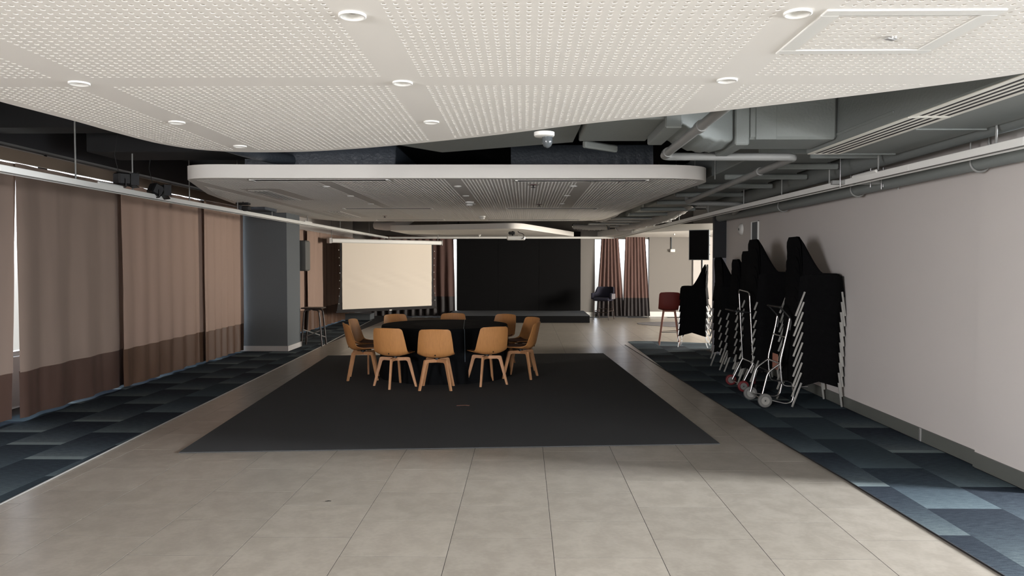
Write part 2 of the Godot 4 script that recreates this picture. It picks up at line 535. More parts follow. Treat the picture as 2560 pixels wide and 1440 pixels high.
# ------------------------------------------------------------------ floor
func build_floor() -> void:
	var fl := base("floor")
	var sub := MB.new()
	sub.box2(Vector3(-6.2, -0.2, 5.2), Vector3(11, -0.0007, -24.2))
	part("subfloor", sub, M.grout, fl)
	var near := MB.new()
	near.box2(Vector3(-6.0, -0.0006, -2.6), Vector3(11, 0.0, 5.0))
	part("screed", near, M.tiles[0], fl)
	# stone tiles in running bond
	var cand := []
	var cols := range(-7, 13)
	for i in cols:
		var x0: float = 0.167 + 0.5985 * i
		var z0: float = -4.176 if posmod(i, 2) == 0 else -4.469
		for j in range(-3, 34):
			var za: float = z0 - 0.5985 * j
			var zb: float = za - 0.5985
			if zb < -23.4 or za > -2.55: continue
			var xc := x0 + 0.3; var zc := (za + zb) / 2.0
			if xc > -2.75 and xc < 1.35 and za < -6.95 and zb > -13.3: continue   # under the rug
			if xc > edge_right(zc) + 0.35 and zc > -15.2: continue
			if xc < edge_left(zc) - 0.35: continue
			if xc > 3.9 and zc > -14.9: continue
			cand.append([Vector2(xc, zc).length() + absf(xc) * 0.3, x0, za])
	cand.sort_custom(func(a, b): return a[0] < b[0])
	var tm := MB.new()
	tm.box(Vector3(0.299, -0.004, -0.299), Vector3(0.5950, 0.008, 0.5948), 0.0003)
	var tmesh := tm.mesh()
	var rest := MB.new()
	for k in cand.size():
		if k < 300:
			var o := part("tile", tmesh, M.tiles[rng.randi() % 3], fl)
			o.position = Vector3(cand[k][1], rng.randf_range(-0.0002, 0.0), cand[k][2])
		else:
			rest.box(Vector3(cand[k][1] + 0.299, -0.006, cand[k][2] - 0.299), Vector3(0.5950, 0.012, 0.5948), 0.0003)
	if rest.v.size(): stuff(part("far_tiles", rest, M.tiles[0], fl))

	# inlaid carpet strips
	var right_poly := pp([2.66, 0.5, 2.55, -2.8, 2.503, -3.963, 2.43, -5.655, 2.33, -7.246, 2.2, -10.8, 2.035, -15.3, 2.05, -15.62, 2.14, -15.88, 2.35, -16.03, 2.7, -16.0, 3.3, -15.8, 5.2, -15.1, 3.9, -14.9, 3.42, -14.45, 3.42, -13.77, 3.625, -13.77, 3.625, -6.12, 3.59, -6.10, 3.59, -5.36, 4.6, -5.36, 4.6, 0.5])
	var cr := thing("carpet_strip", "dark teal ombre carpet tile strip along the right wall under the stacked chairs", "carpet")
	carpet(cr, right_poly, 2.18, 8, 0.0)
	var left_poly := pp([-3.4, 0.5, -3.45, -2.8, -3.548, -5.043, -3.642, -6.938, -3.80, -10.5, -3.997, -14.79, -4.425, -22.0, -5.45, -22.0, -5.45, -14.9, -4.36, -14.9, -4.36, -14.0, -5.45, -14.0, -5.45, 0.5])
	var cl := thing("carpet_strip", "dark teal ombre carpet tile strip in front of the long brown curtains", "carpet")
	carpet(cl, left_poly, -5.65, 6, 0.17)
	var tr := MB.new()
	var ed := p3([-3.4, 0.003, 0.5, -3.45, 0.003, -2.8, -3.548, 0.003, -5.043, -3.642, 0.003, -6.938, -3.80, 0.003, -10.5, -3.997, 0.003, -14.79, -4.425, 0.003, -22.0])
	tr.tube(ed, 0.0065, 6)
	part("edge_shadow", tr, M.alu, cl, "thin pale metal edge strip")
	var tr2 := MB.new()
	tr2.tube(p3([2.66, 0.003, 0.5, 2.55, 0.003, -2.8, 2.503, 0.003, -3.963, 2.43, 0.003, -5.655, 2.33, 0.003, -7.246, 2.2, 0.003, -10.8, 2.035, 0.003, -15.3]), 0.006, 6)
	part("edge_shadow", tr2, M.dark_slot, cr, "thin black line drawn as the shadow of the carpet edge")  # shadow along the carpet edge, drawn as a thin dark tube
	# small carpet by the far right windows
	var c3 := MB.new()
	c3.prism(smooth(pp([3.1, -20.6, 4.2, -19.4, 6.2, -18.2, 8.5, -18.6, 8.5, -21.2, 4.0, -21.4]), 5), 0.001, 0.007, plan())
	var o3 := part("carpet_patch", c3, M.grey_fabric, self)
	tag(o3, "light grey carpet patch on the sunlit tiles by the far beige wall", "carpet")
	# rug
	var rg := MB.new()
	rg.prism(pp([-2.974, -6.456, 1.772, -6.851, 1.442, -13.813, -3.473, -13.374]), 0.001, 0.009, plan())
	var rug := part("rug", rg, M.rug, self)
	tag(rug, "large charcoal grey rug under the round table in the middle of the tiled floor", "rug")
	var scrap := MB.new()
	scrap.slab([p3([-0.05, 0, 0, 0.05, 0.004, -0.01, 0.09, 0.0, 0.0]), p3([-0.05, 0.0, -0.03, 0.05, 0.003, -0.04, 0.1, 0.002, -0.03])], 0.0015)
	var sc := part("scrap", scrap, M.pinkwood, self)
	sc.position = Vector3(-0.72, 0.012, -8.62)
	tag(sc, "small brown scrap lying on the charcoal rug in front of the table", "litter")
	var leaf := MB.new()
	leaf.slab([p3([-0.02, 0.0, 0.004, 0.0, 0.003, 0.008, 0.02, 0.0, 0.002]), p3([-0.02, 0.0, 0.0, 0.0, 0.002, -0.008, 0.022, 0.001, -0.004])], 0.001)
	var lf := part("leaf_scrap", leaf, M.cable, self)
	lf.position = Vector3(-1.345, 0.003, -5.15)
	tag(lf, "tiny dark crumb on the pale tiles in front of the rug", "litter")

func edge_right(z: float) -> float:
	return 2.503 + (z + 3.963) * 0.0404

func edge_left(z: float) -> float:
	return -3.548 + (z + 5.043) * 0.0475

func carpet(parent: Node3D, poly: PackedVector2Array, x0: float, cols: int, zoff: float) -> void:
	var count := 0
	var items := []
	for i in cols:
		for j in range(0, 46):
			var xa := x0 + 0.495 * i
			var za := 0.47 - zoff - 1.002 * j + (0.501 if i % 2 == 1 else 0.0)
			if za < -22.6: break
			var cell := PackedVector2Array([Vector2(xa + 0.0008, -za + 0.0008), Vector2(xa + 0.4942, -za + 0.0008), Vector2(xa + 0.4942, -za + 1.0012), Vector2(xa + 0.0008, -za + 1.0012)])
			for q in Geometry2D.intersect_polygons(poly, cell):
				if q.size() < 3: continue
				items.append([absf(za + 5.0), q, Rect2(Vector2(xa, -za + 1.002), Vector2(0.495, -1.002))])
	items.sort_custom(func(a, b): return a[0] < b[0])
	for it in items:
		var mb := MB.new()
		# texture runs from the far edge to the near edge of each tile
		mb.prism(it[1], 0.001, 0.007, plan(), false, true, it[2])
		if count < 300: part("carpet_tile", mb, M.carpets[rng.randi() % 4], parent)
		count += 1

# ------------------------------------------------------------------ shell
func wall_box(mb: MB, x0: float, y0: float, z0: float, x1: float, y1: float, z1: float) -> void:
	mb.box2(Vector3(x0, y0, z0), Vector3(x1, y1, z1))

func build_shell() -> void:
	var b := MB.new()
	b.box2(Vector3(-6.2, 3.3, 5.2), Vector3(11, 3.5, -24.2))
	for z in [-3.5, -7.6, -13.0, -18.5]:
		b.box2(Vector3(-6.0, 3.0, z), Vector3(9.5, 3.31, z - 0.35))
	struct("ceiling", b, M.black_paint)
	# left wall: low wall, lintel, window bays
	b = MB.new()
	wall_box(b, -6.0, -0.1, 5.0, -5.75, 0.58, -23.6)
	part_struct("wall_left", b, M.skirt_light)
	var lw: Node = get_node("wall_left")
	b = MB.new()
	wall_box(b, -6.0, 2.95, 5.0, -5.6, 3.3, -23.6)
	part("lintel", b, M.black_paint, lw)
	b = MB.new()
	wall_box(b, -5.6, 2.92, 4.9, -5.5, 3.3, -14.0)
	part("pelmet", b, M.slate_dark, lw)
	b = MB.new()
	wall_box(b, -5.25, 2.676, 0.4, -5.21, 2.80, -13.95)
	part("curtain_rail_board", b, M.board, lw, "brown board above the curtains")
	var k := 1
	for zz in [[5.0, 0.4], [0.4, -4.4], [-4.4, -9.2], [-9.2, -14.1], [-14.9, -19.3], [-19.3, -23.4]]:
		var w := base("window_%d" % k)
		k += 1
		var fr := MB.new()
		for y in [0.6, 2.92]:
			fr.box2(Vector3(-5.9, y - 0.03, zz[0]), Vector3(-5.82, y + 0.03, zz[1]))
		var n := 3
		for i in n + 1:
			var z: float = lerpf(zz[0], zz[1], float(i) / n)
			fr.box2(Vector3(-5.9, 0.58, z - 0.03), Vector3(-5.82, 2.95, z + 0.03))
		part("frame", fr, M.alu, w)
		for i in n:
			var g := MB.new()
			var za: float = lerpf(zz[0], zz[1], float(i) / n) - 0.03
			var zb: float = lerpf(zz[0], zz[1], float(i + 1) / n) + 0.03
			g.box2(Vector3(-5.865, 0.63, za), Vector3(-5.855, 2.89, zb))
			part("pane", g, M.glass, w)
	# pillar on the left
	b = MB.new()
	wall_box(b, -6.0, 0.0, -14.04, -4.4, 3.3, -14.86)
	struct("wall_pillar", b, M.slate)
	b = MB.new()
	wall_box(b, -5.6, 0.008, -14.025, -4.385, 0.105, -14.875)
	struct("baseboard_pillar", b, M.skirt_light)
	# beam from the pillar to the back above the far left curtains
	b = MB.new()
	wall_box(b, -5.75, 2.32, -14.86, -5.05, 3.3, -16.4)
	wall_box(b, -5.75, 2.42, -16.4, -5.28, 3.3, -23.4)
	struct("trim_beam", b, M.wall)
	# right wall: two boards with a step between them
	b = MB.new()
	wall_box(b, 3.65, 0.0, -6.11, 3.86, 3.3, -14.4)
	struct("wall_right", b, M.wall)
	b = MB.new()
	wall_box(b, 3.615, 0.0, -5.38, 3.86, 3.3, -6.11)
	part("end_board", b, M.wall, get_node("wall_right"), "board that stands proud at the near end")
	b = MB.new()
	wall_box(b, 3.63, 0.12, -6.108, 3.66, 3.0, -6.122)
	part("seam", b, M.slate, get_node("wall_right"))
	b = MB.new()
	wall_box(b, 3.635, 0.008, -6.11, 3.65, 0.125, -13.8)
	wall_box(b, 3.600, 0.008, -5.38, 3.615, 0.125, -6.11)
	var bb := struct("baseboard_right", b, M.skirt_dark)
	b = MB.new()
	b.box(Vector3(3.632, 0.066, -6.98), Vector3(0.008, 0.118, 0.03), 0.002)
	part("joint_cover", b, M.alu, bb, "pale metal joint cover")
	# column at the far end of the right wall
	b = MB.new()
	wall_box(b, 3.43, 0.0, -13.8, 3.65, 1.74, -13.9)
	struct("wall_column", b, M.column)
	b = MB.new()
	b.box2(Vector3(3.43, 1.74, -13.785), Vector3(3.65, 3.3, -13.9), 0.004)
	part("dark_upper_casing", b, M.slate_dark, get_node("wall_column"), "dark upper casing")
	b = MB.new()
	b.box(Vector3(3.53, 0.42, -13.795), Vector3(0.075, 0.12, 0.012), 0.004)
	part("socket_plate", b, M.skirt_light, get_node("wall_column"), "pale socket plate")
	# back wall with window opening at right, dark left part hidden by curtain
	b = MB.new()
	wall_box(b, -6.0, 0, -23.5, -3.9, 3.3, -23.75)
	wall_box(b, -2.06, 0, -23.5, 2.18, 3.3, -23.75)
	wall_box(b, 3.86, 0, -23.5, 10.0, 3.3, -23.75)
	wall_box(b, 2.18, 2.45, -23.5, 3.86, 3.3, -23.75)
	wall_box(b, -3.9, 2.45, -23.5, -2.0, 3.3, -23.75)
	wall_box(b, -3.9, 0, -23.5, -2.0, 0.1, -23.75)
	wall_box(b, 2.18, 0, -23.5, 3.86, 0.1, -23.75)
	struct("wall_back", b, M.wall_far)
	b = MB.new()
	wall_box(b, 5.2, 0, -23.44, 9.5, 3.3, -23.5)
	part("pilaster", b, M.wall, get_node("wall_back"), "cream bay at the far right, window brightness put into its colour")  # lighter than the back wall: nearness to the window put into its colour
	for q in [[2.18, 3.86], [-3.9, -2.06]]:
		var w := base("window_%d" % k)
		k += 1
		var fr := MB.new()
		for y in [0.13, 2.42]:
			fr.box2(Vector3(q[0], y - 0.03, -23.66), Vector3(q[1], y + 0.03, -23.6))
		for x in [q[0] + 0.008, q[1] - 0.008]:
			fr.box2(Vector3(x - 0.008, 0.1, -23.66), Vector3(x + 0.008, 2.45, -23.6))
		part("frame", fr, M.alu, w)
		var g := MB.new()
		g.box2(Vector3(q[0], 0.12, -23.64), Vector3(q[1], 2.44, -23.63))
		part("pane", g, M.glass, w)
	b = MB.new()
	wall_box(b, 3.86, 0.0, -23.48, 5.2, 0.16, -23.5)
	wall_box(b, 5.2, 0.0, -23.42, 10.0, 0.16, -23.44)
	wall_box(b, 1.75, 0.0, -23.48, 2.2, 0.14, -23.5)
	struct("baseboard_back", b, M.trim_white)
	# rooms out of frame that let the daylight in
	b = MB.new()
	wall_box(b, 3.86, 0, -5.4, 9.2, 3.3, -5.6)
	wall_box(b, 9.0, 0, 5.0, 9.2, 3.3, 4.0)
	wall_box(b, 9.0, 2.7, 4.0, 9.2, 3.3, -5.5)
	wall_box(b, 9.0, 0, 4.0, 9.2, 0.15, -5.5)
	wall_box(b, 9.0, 0.15, -1.2, 9.2, 2.7, -1.4)
	struct("wall_annex", b, M.wall)
	b = MB.new()
	wall_box(b, 3.86, 0, -14.5, 9.7, 3.3, -14.7)
	wall_box(b, 9.5, 2.6, -14.7, 9.7, 3.3, -23.6)
	wall_box(b, 9.5, 0, -14.7, 9.7, 0.2, -23.6)
	wall_box(b, 9.5, 0.2, -14.7, 9.7, 2.6, -15.6)
	wall_box(b, 9.5, 0.2, -18.6, 9.7, 2.6, -23.6)
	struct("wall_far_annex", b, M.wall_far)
	b = MB.new()
	wall_box(b, -6.0, 0, 5.0, 9.2, 3.3, 5.2)
	struct("wall_front", b, M.wall)

func part_struct(called: String, mb: MB, m: Material) -> void:
	struct(called, mb, m)

# ------------------------------------------------------------------ ceiling panels
func hole_cell(p: float, r: float, depth: float, seg: int) -> ArrayMesh:
	var mb := MB.new()
	var ring := PackedVector3Array(); var sq := PackedVector3Array(); var top := PackedVector3Array()
	for k in seg:
		var a := TAU * k / seg
		var d := Vector2(cos(a), sin(a))
		var s := (p * 0.5) / maxf(absf(d.x), absf(d.y))
		ring.append(Vector3(d.x * r, 0, d.y * r)); sq.append(Vector3(d.x * s, 0, d.y * s)); top.append(Vector3(d.x * r, depth, d.y * r))
	for k in seg:
		var j := (k + 1) % seg
		mb.quad_out(ring[k], ring[j], sq[j], sq[k], Vector3(0, 1, 0))
		mb.quad(ring[k], ring[j], top[j], top[k])
	mb.cap(top, Vector3.DOWN)
	return mb.mesh()

func perforated(parent: Node3D, outline: PackedVector2Array, y: float, p: float, x_first: float, x_period: int, x_holes: int, z_first: float, z_period: int, z_holes: int, z_min: float, z_max: float, margin: float, r: float, depth: float, seg: int, holes_out: Array, cut := Rect2(), lamps := []) -> void:
	# soffit made of cells: pierced ones (copies) and plain ones (joined), trimmed to the outline
	var inner := Geometry2D.offset_polygon(outline, -margin)
	var inp: PackedVector2Array = inner[0]
	var mb := MB.new()
	var xf: Array[Vector3] = []
	var bb := Rect2(outline[0], Vector2.ZERO)
	for q in outline: bb = bb.expand(q)
	var i0 := int(floor((bb.position.x - x_first) / p - 0.5)); var i1 := int(ceil((bb.end.x - x_first) / p + 0.5))
	var j0 := int(floor((z_first - z_max) / p)); var j1 := int(ceil((z_first - z_min) / p))
	var down := Vector3(0, -1, 0)
	for i in range(i0, i1 + 1):
		var xc := x_first + p * i
		var run0 := INF
		var run1 := 0.0
		for j in range(j0, j1 + 2):
			var zc := z_first - p * j
			var c := Vector2(xc, -zc)
			var state := 0    # 0 none, 1 plain, 2 hole
			if j <= j1 and zc <= z_max and zc >= z_min:
				var inside := true
				for q in [Vector2(-0.5, -0.5), Vector2(0.5, -0.5), Vector2(0.5, 0.5), Vector2(-0.5, 0.5)]:
					if not Geometry2D.is_point_in_polygon(c + q * p, outline): inside = false
				if inside:
					state = 1
					if posmod(i, x_period) < x_holes and posmod(j, z_period) < z_holes and Geometry2D.is_point_in_polygon(c, inp):
						state = 2
						for ho in holes_out:
							if ho.has_point(Vector2(xc, zc)): state = 1
				if cut.has_point(Vector2(xc, zc)): state = 0
				elif state == 0:
					var cell := PackedVector2Array([c + Vector2(-0.5, -0.5) * p, c + Vector2(0.5, -0.5) * p, c + Vector2(0.5, 0.5) * p, c + Vector2(-0.5, 0.5) * p])
					for q in Geometry2D.intersect_polygons(outline, cell):
						if q.size() < 3: continue
						var t := Geometry2D.triangulate_polygon(q)
						for k in range(0, t.size(), 3):
							var a: Vector2 = q[t[k]]; var b2: Vector2 = q[t[k + 1]]; var c2: Vector2 = q[t[k + 2]]
							mb.tri_out(Vector3(a.x, y, -a.y), Vector3(b2.x, y, -b2.y), Vector3(c2.x, y, -c2.y), Vector3(a.x, y + 1.0, -a.y))
			if state > 0:
				for lp in lamps:
					if lp.distance_to(Vector2(xc, zc)) < 0.072:
						state = 0
						var circ := PackedVector2Array()
						for q in 24: circ.append(Vector2(lp.x + cos(TAU * q / 24) * 0.040, -lp.y + sin(TAU * q / 24) * 0.040))
						var sq := PackedVector2Array([c + Vector2(-0.5, -0.5) * p, c + Vector2(0.5, -0.5) * p, c + Vector2(0.5, 0.5) * p, c + Vector2(-0.5, 0.5) * p])
						for q in Geometry2D.clip_polygons(sq, circ):
							var t := Geometry2D.triangulate_polygon(q)
							for k in range(0, t.size(), 3):
								var a: Vector2 = q[t[k]]; var b2: Vector2 = q[t[k + 1]]; var c2: Vector2 = q[t[k + 2]]
								mb.tri_out(Vector3(a.x, y, -a.y), Vector3(b2.x, y, -b2.y), Vector3(c2.x, y, -c2.y), Vector3(a.x, y + 1.0, -a.y))
						break
			if state == 2: xf.append(Vector3(xc, y, zc))
			if state == 1:
				if run0 == INF: run0 = zc + p * 0.5
				run1 = zc - p * 0.5
			elif run0 != INF:
				mb.quad(Vector3(xc - p * 0.5, y, run0), Vector3(xc - p * 0.5, y, run1), Vector3(xc + p * 0.5, y, run1), Vector3(xc + p * 0.5, y, run0))
				run0 = INF
	part("soffit", mb, M.white, parent)
	var mm := MultiMesh.new()
	mm.transform_format = MultiMesh.TRANSFORM_3D
	mm.mesh = hole_cell(p, r, depth, seg)
	mm.instance_count = xf.size()
	for k in xf.size(): mm.set_instance_transform(k, Transform3D(Basis.IDENTITY, xf[k]))
	var mi := MultiMeshInstance3D.new()
	mi.name = "perforated_field"
	mi.multimesh = mm
	mi.material_override = M.white
	parent.add_child(mi)
	stuff(mi)
	# rim and upper board
	var rim := MB.new()
	rim.prism(outline, y, y + 0.15, plan(), false, true)
	part("rim", rim, M.white, parent)

func downlight_proto(r: float) -> Node3D:
	var t := thing("downlight", "", "downlight")
	var mb := MB.new()
	mb.lathe(PackedVector2Array([Vector2(r * 0.80, -0.002), Vector2(r * 0.86, -0.008), Vector2(r, -0.006), Vector2(r, 0.001)]), 28, Transform3D.IDENTITY, false)
	part("trim_ring", mb, M.trim_white, t)
	mb = MB.new()
	mb.lathe(PackedVector2Array([Vector2(r * 0.82, -0.003), Vector2(r * 0.78, 0.002), Vector2(r * 0.66, 0.012), Vector2(r * 0.60, 0.013)]), 24)
	part("reflector", mb, M.trim_white, t)
	mb = MB.new()
	mb.lathe(PackedVector2Array([Vector2(0.001, 0.0125), Vector2(r * 0.62, 0.0125)]), 20)
	part("lamp", mb, M.dark_slot, t)
	return t

func build_ceiling_panels() -> void:
	var k1 := 0.8935
	var y := 2.4788
	# nearest panel
	var t := thing("ceiling_panel", "large white perforated ceiling panel with a curved edge nearest the camera", "ceiling panel")
	var ol := pp([-3.06, 1.5, -3.075, -4.0, -3.067, -4.432, -3.027, -4.738, -2.985, -5.073, -2.95, -5.543, -2.873, -6.008, -2.70, -6.31, -2.41, -6.446, -2.071, -6.462, -1.719, -6.40, -1.168, -6.179, -0.329, -5.707, 0.507, -5.14, 1.131, -4.82, 1.619, -4.52, 2.148, -4.15, 2.49, -3.858, 2.75, -3.5, 2.88, -3.0, 2.9, 1.5])
	for i in ol.size(): ol[i] *= k1
	ol = smooth_open(ol)
	var spots := [[-0.655, -2.92, "white recessed downlight nearest the top edge, left of the central perforated field"], [1.034, -2.92, "white recessed downlight beside the access hatch"], [-2.335, -3.985, "white recessed downlight at far left of the near ceiling panel"], [-0.636, -4.0, "white downlight where the plain bands of the near panel cross at centre"], [1.047, -3.97, "white recessed downlight on the plain cross band right of centre"], [-2.324, -5.084, "white downlight on the left plain band, second from the panel's far edge"], [-0.619, -5.10, "white downlight on the central plain band nearest the panel's curved edge"], [-2.288, -6.119, "white recessed downlight at the far left tip of the near ceiling panel"]]
	var lamp_at := []
	for q in spots: lamp_at.append(Vector2(q[0], q[1]) * k1)
	var hatch := Rect2(1.155 * k1, -3.46 * k1, 0.63 * k1, 0.57 * k1)
	perforated(t, ol, y, 0.0396, -0.513 * k1, 38, 34, -4.085 * k1, 55, 51, -6.6, 1.6, 0.068, 0.0089, 0.011, 16, [], hatch, lamp_at)
	# access hatch set in the panel
	var h := thing("access_hatch", "square perforated access hatch in the near ceiling panel at top right", "hatch")
	var fr := MB.new()
	for q in [[1.132, -2.885, 1.80, -2.945], [1.132, -3.415, 1.80, -3.475], [1.132, -2.945, 1.20, -3.415], [1.735, -2.945, 1.80, -3.415]]:
		fr.box2(Vector3(q[0] * k1, y - 0.006, q[1] * k1), Vector3(q[2] * k1, y + 0.004, q[3] * k1), 0.002)
	part("frame", fr, M.trim_white, h)
	var pm := MultiMesh.new()
	pm.transform_format = MultiMesh.TRANSFORM_3D
	pm.mesh = hole_cell(0.0447 * k1, 0.0089, 0.011, 16)
	pm.instance_count = 12 * 10
	for i in 12:
		for j in 10:
			pm.set_instance_transform(i * 10 + j, Transform3D(Basis.IDENTITY, Vector3((1.222 + 0.0447 * i) * k1, y - 0.003, (-2.978 - 0.0447 * j) * k1)))
	var door := MultiMeshInstance3D.new()
	door.name = "pierced_door"
	door.multimesh = pm; door.material_override = M.white
	h.add_child(door)
	stuff(door)
	var lt := MB.new()
	lt.box(Vector3(1.525 * k1, y - 0.011, -3.226 * k1), Vector3(0.045, 0.006, 0.02), 0.002, Basis(Vector3.UP, 0.5))
	lt.lathe(PackedVector2Array([Vector2(0.012, 0.006), Vector2(0.012, -0.008), Vector2(0.0, -0.008)]), 12, Transform3D(Basis.IDENTITY, Vector3(1.54 * k1, y - 0.004, -3.226 * k1)))
	part("latch", lt, M.alu, h, "small metal latch")
	# downlights of the near panel
	var dl := downlight_proto(0.047)
	dl.set_meta("root", "downlight")
	for k in spots.size():
		var o: Node3D = dl if k == 0 else dl.duplicate()
		if k: o.name = numbered("downlight"); add_child(o)
		o.position = Vector3(spots[k][0] * k1, y - 0.001, spots[k][1] * k1)
		tag(o, spots[k][2], "downlight", "downlights in the near ceiling panel")

	# middle panel
	y = 2.58
	var t2 := thing("ceiling_panel", "white perforated ceiling panel with rounded front corners above the round table", "ceiling panel")
	var o2 := pp([-3.82, -8.62, -3.74, -8.47, -3.50, -8.38, -2.9, -8.40, 1.2, -8.47, 1.60, -8.49, 1.86, -8.56, 2.04, -8.70, 2.115, -8.95, 2.06, -9.6, 1.887, -12.437, 1.72, -16.0, 1.58, -16.6, 1.2, -16.85, -3.5, -16.95, -4.1, -16.75, -4.40, -16.1, -4.53, -15.2, -4.60, -13.6, -4.565, -11.925, -4.3, -10.3])
	o2 = smooth_open(o2)
	var slots := [[-3.09, -1.52, -8.60, "nearest the front rim on the left"], [-0.10, 1.41, -8.70, "nearest the front rim on the right"], [-3.09, -1.56, -13.0, "in the middle row on the left"], [-0.31, 1.27, -13.05, "in the middle row on the right"], [-3.19, -1.70, -16.34, "in the last row on the left"], [-0.81, 1.20, -16.34, "in the last row on the right"]]
	var grl := [[-3.45, -9.8, -3.44, -11.27, "nearer"], [-3.45, -13.66, -3.55, -15.42, "farther"]]
	var lamp2 := []
	for j in 3:
		for i in 3: lamp2.append(Vector2([-2.42, -0.81, 0.60][i], [-9.3, -10.6, -12.0][j]))
	var excl := [Rect2(0.03, -9.24, 0.16, 0.16), Rect2(0.16, -12.24, 0.16, 0.16), Rect2(-2.84, -15.13, 0.16, 0.16)]
	for s in slots: excl.append(Rect2(s[0] - 0.03, s[2] - 0.09, s[1] - s[0] + 0.06, 0.18))
	for g in grl: excl.append(Rect2(g[0] - 0.15, g[3] - 0.03, 0.5, 1.7 if g[4] == "nearer" else 1.9))
	perforated(t2, o2, y, 0.0396, -0.698, 38, 34, -8.50, 71, 70, -17.1, -8.3, 0.10, 0.0105, 0.012, 8, excl, Rect2(), lamp2)
	for k in slots.size():
		var s: Array = slots[k]
		var so := thing("slot_diffuser", "white linear slot in the middle ceiling panel, " + str(s[3]), "air diffuser", Vector3.ZERO, 0, "linear slots in the middle ceiling panel")
		var f := MB.new()
		for zz in [-0.085, 0.067]:
			f.box2(Vector3(s[0], y - 0.0055, s[2] + zz), Vector3(s[1], y - 0.001, s[2] + zz + 0.018), 0.002)
		for xx in [s[0], s[1] - 0.03]:
			f.box2(Vector3(xx, y - 0.012, s[2] - 0.075), Vector3(xx + 0.03, y - 0.001, s[2] + 0.083), 0.003)
		part("frame", f, M.trim_white, so)
		var d := MB.new()
		d.box2(Vector3(s[0] + 0.02, y - 0.003, s[2] - 0.07), Vector3(s[1] - 0.02, y - 0.0012, s[2] + 0.075))
		part("dark_slot", d, M.dark_slot, so)
		if k == 1 or k == 3:
			for xx in ([0.78, 1.10] if k == 1 else [1.22]):
				var cl := MB.new()
				cl.box(Vector3(xx, y - 0.016, s[2]), Vector3(0.05, 0.012, 0.13), 0.004)
				part("clip", cl, M.chrome, so, "bright metal clip")
	for g in grl:
		var go := thing("return_grille", "white louvred return grille left in the middle ceiling panel, the %s one" % g[4], "air grille")
		var x0: float = g[0] - 0.12; var x1: float = g[0] + 0.14
		var f := MB.new()
		for xx in [x0, x1 - 0.025]: f.box2(Vector3(xx, y - 0.006, g[1]), Vector3(xx + 0.025, y - 0.001, g[3]), 0.003)
		for zz in [g[1], g[3] + 0.03]: f.box2(Vector3(x0, y - 0.006, zz), Vector3(x1, y - 0.001, zz - 0.03), 0.003)
		part("frame", f, M.trim_white, go)
		for i in 4:
			var sl := MB.new()
			sl.box(Vector3(lerpf(x0 + 0.05, x1 - 0.05, i / 3.0), y - 0.006, (g[1] + g[3]) / 2.0), Vector3(0.018, 0.004, absf(g[3] - g[1]) - 0.06), 0.001, Basis(Vector3(0, 0, 1), 0.1))
			part("slat", sl, M.trim_white, go)
		var d := MB.new()
		d.box2(Vector3(x0 + 0.02, y - 0.003, g[1] - 0.02), Vector3(x1 - 0.02, y - 0.001, g[3] + 0.02))
		part("dark_back", d, M.dark_slot, go)
	var names := ["left", "centre", "right"]
	var rows := ["front row", "second row", "third row"]
	for j in 3:
		for i in 3:
			var o: Node3D = dl.duplicate()
			o.name = numbered("downlight"); add_child(o)
			o.position = Vector3([-2.42, -0.81, 0.60][i], y - 0.001, [-9.3, -10.6, -12.0][j])
			tag(o, "small downlight in the middle ceiling panel, %s, %s" % [rows[j], names[i]], "downlight", "downlights in the middle ceiling panel")
	for q in [[-0.83, -11.6, "nearer the front rim"], [-0.83, -15.07, "nearer the back"]]:
		var sd := thing("smoke_detector", "round white smoke detector on the middle ceiling panel, " + str(q[2]), "smoke detector", Vector3(q[0], y, q[1]))
		var m := MB.new()
		m.lathe(PackedVector2Array([Vector2(0, -0.065), Vector2(0.045, -0.065), Vector2(0.052, -0.05), Vector2(0.052, -0.036)]), 20)
		part("sensor_head", m, M.plastic_white, sd)
		m = MB.new()
		m.lathe(PackedVector2Array([Vector2(0.05, -0.03), Vector2(0.066, -0.028), Vector2(0.068, -0.001)]), 20)
		part("base_plate", m, M.plastic_white, sd)
	for q in [[0.11, -9.16, "by the right front slot"], [0.24, -12.16, "by the right middle slot"], [-2.757, -15.05, "near the far left grille"]]:
		var sp := thing("sprinkler", "small dark sprinkler head under the middle ceiling panel " + str(q[2]), "sprinkler", Vector3(q[0], y, q[1]))
		var m := MB.new()
		m.lathe(PackedVector2Array([Vector2(0.004, -0.035), Vector2(0.03, -0.033), Vector2(0.03, -0.03), Vector2(0.008, -0.028), Vector2(0.008, -0.001)]), 14)
		part("head", m, M.dark_slot, sp)
		m = MB.new()
		m.lathe(PackedVector2Array([Vector2(0.012, -0.004), Vector2(0.045, -0.003), Vector2(0.045, 0.002)]), 16)
		part("rosette", m, M.maroon, sp)

	# far panel above the stage
	var t3 := thing("ceiling_panel", "white ceiling panel with one lit side edge in front of the black backdrop", "ceiling panel")
	var o3 := smooth_open(pp([-3.31, -18.8, -3.25, -18.68, -2.6, -18.5, -1.04, -17.95, -0.5, -17.70, -0.2, -17.72, 0.05, -18.1, 1.47, -22.6, 1.40, -23.2, -2.8, -23.2, -3.2, -21.5]))
	var m3 := MB.new()
	m3.prism(o3, 2.45, 2.58, plan())
	part("board", m3, M.white, t3)
	for q in [[-1.25, -21.3]]:
		var dd := MB.new()
		dd.lathe(PackedVector2Array([Vector2(0, -0.055), Vector2(0.02, -0.05), Vector2(0.04, -0.02), Vector2(0.05, -0.001)]), 18, Transform3D(Basis.IDENTITY, Vector3(q[0], 2.45, q[1])), false)
		part("detector", dd, M.plastic_white, t3, "round white detector")
	# soffit above the far right bay
	var t4 := thing("ceiling_panel", "cream lit ceiling soffit with a curved edge above the far beige wall", "ceiling panel")
	var m4 := MB.new()
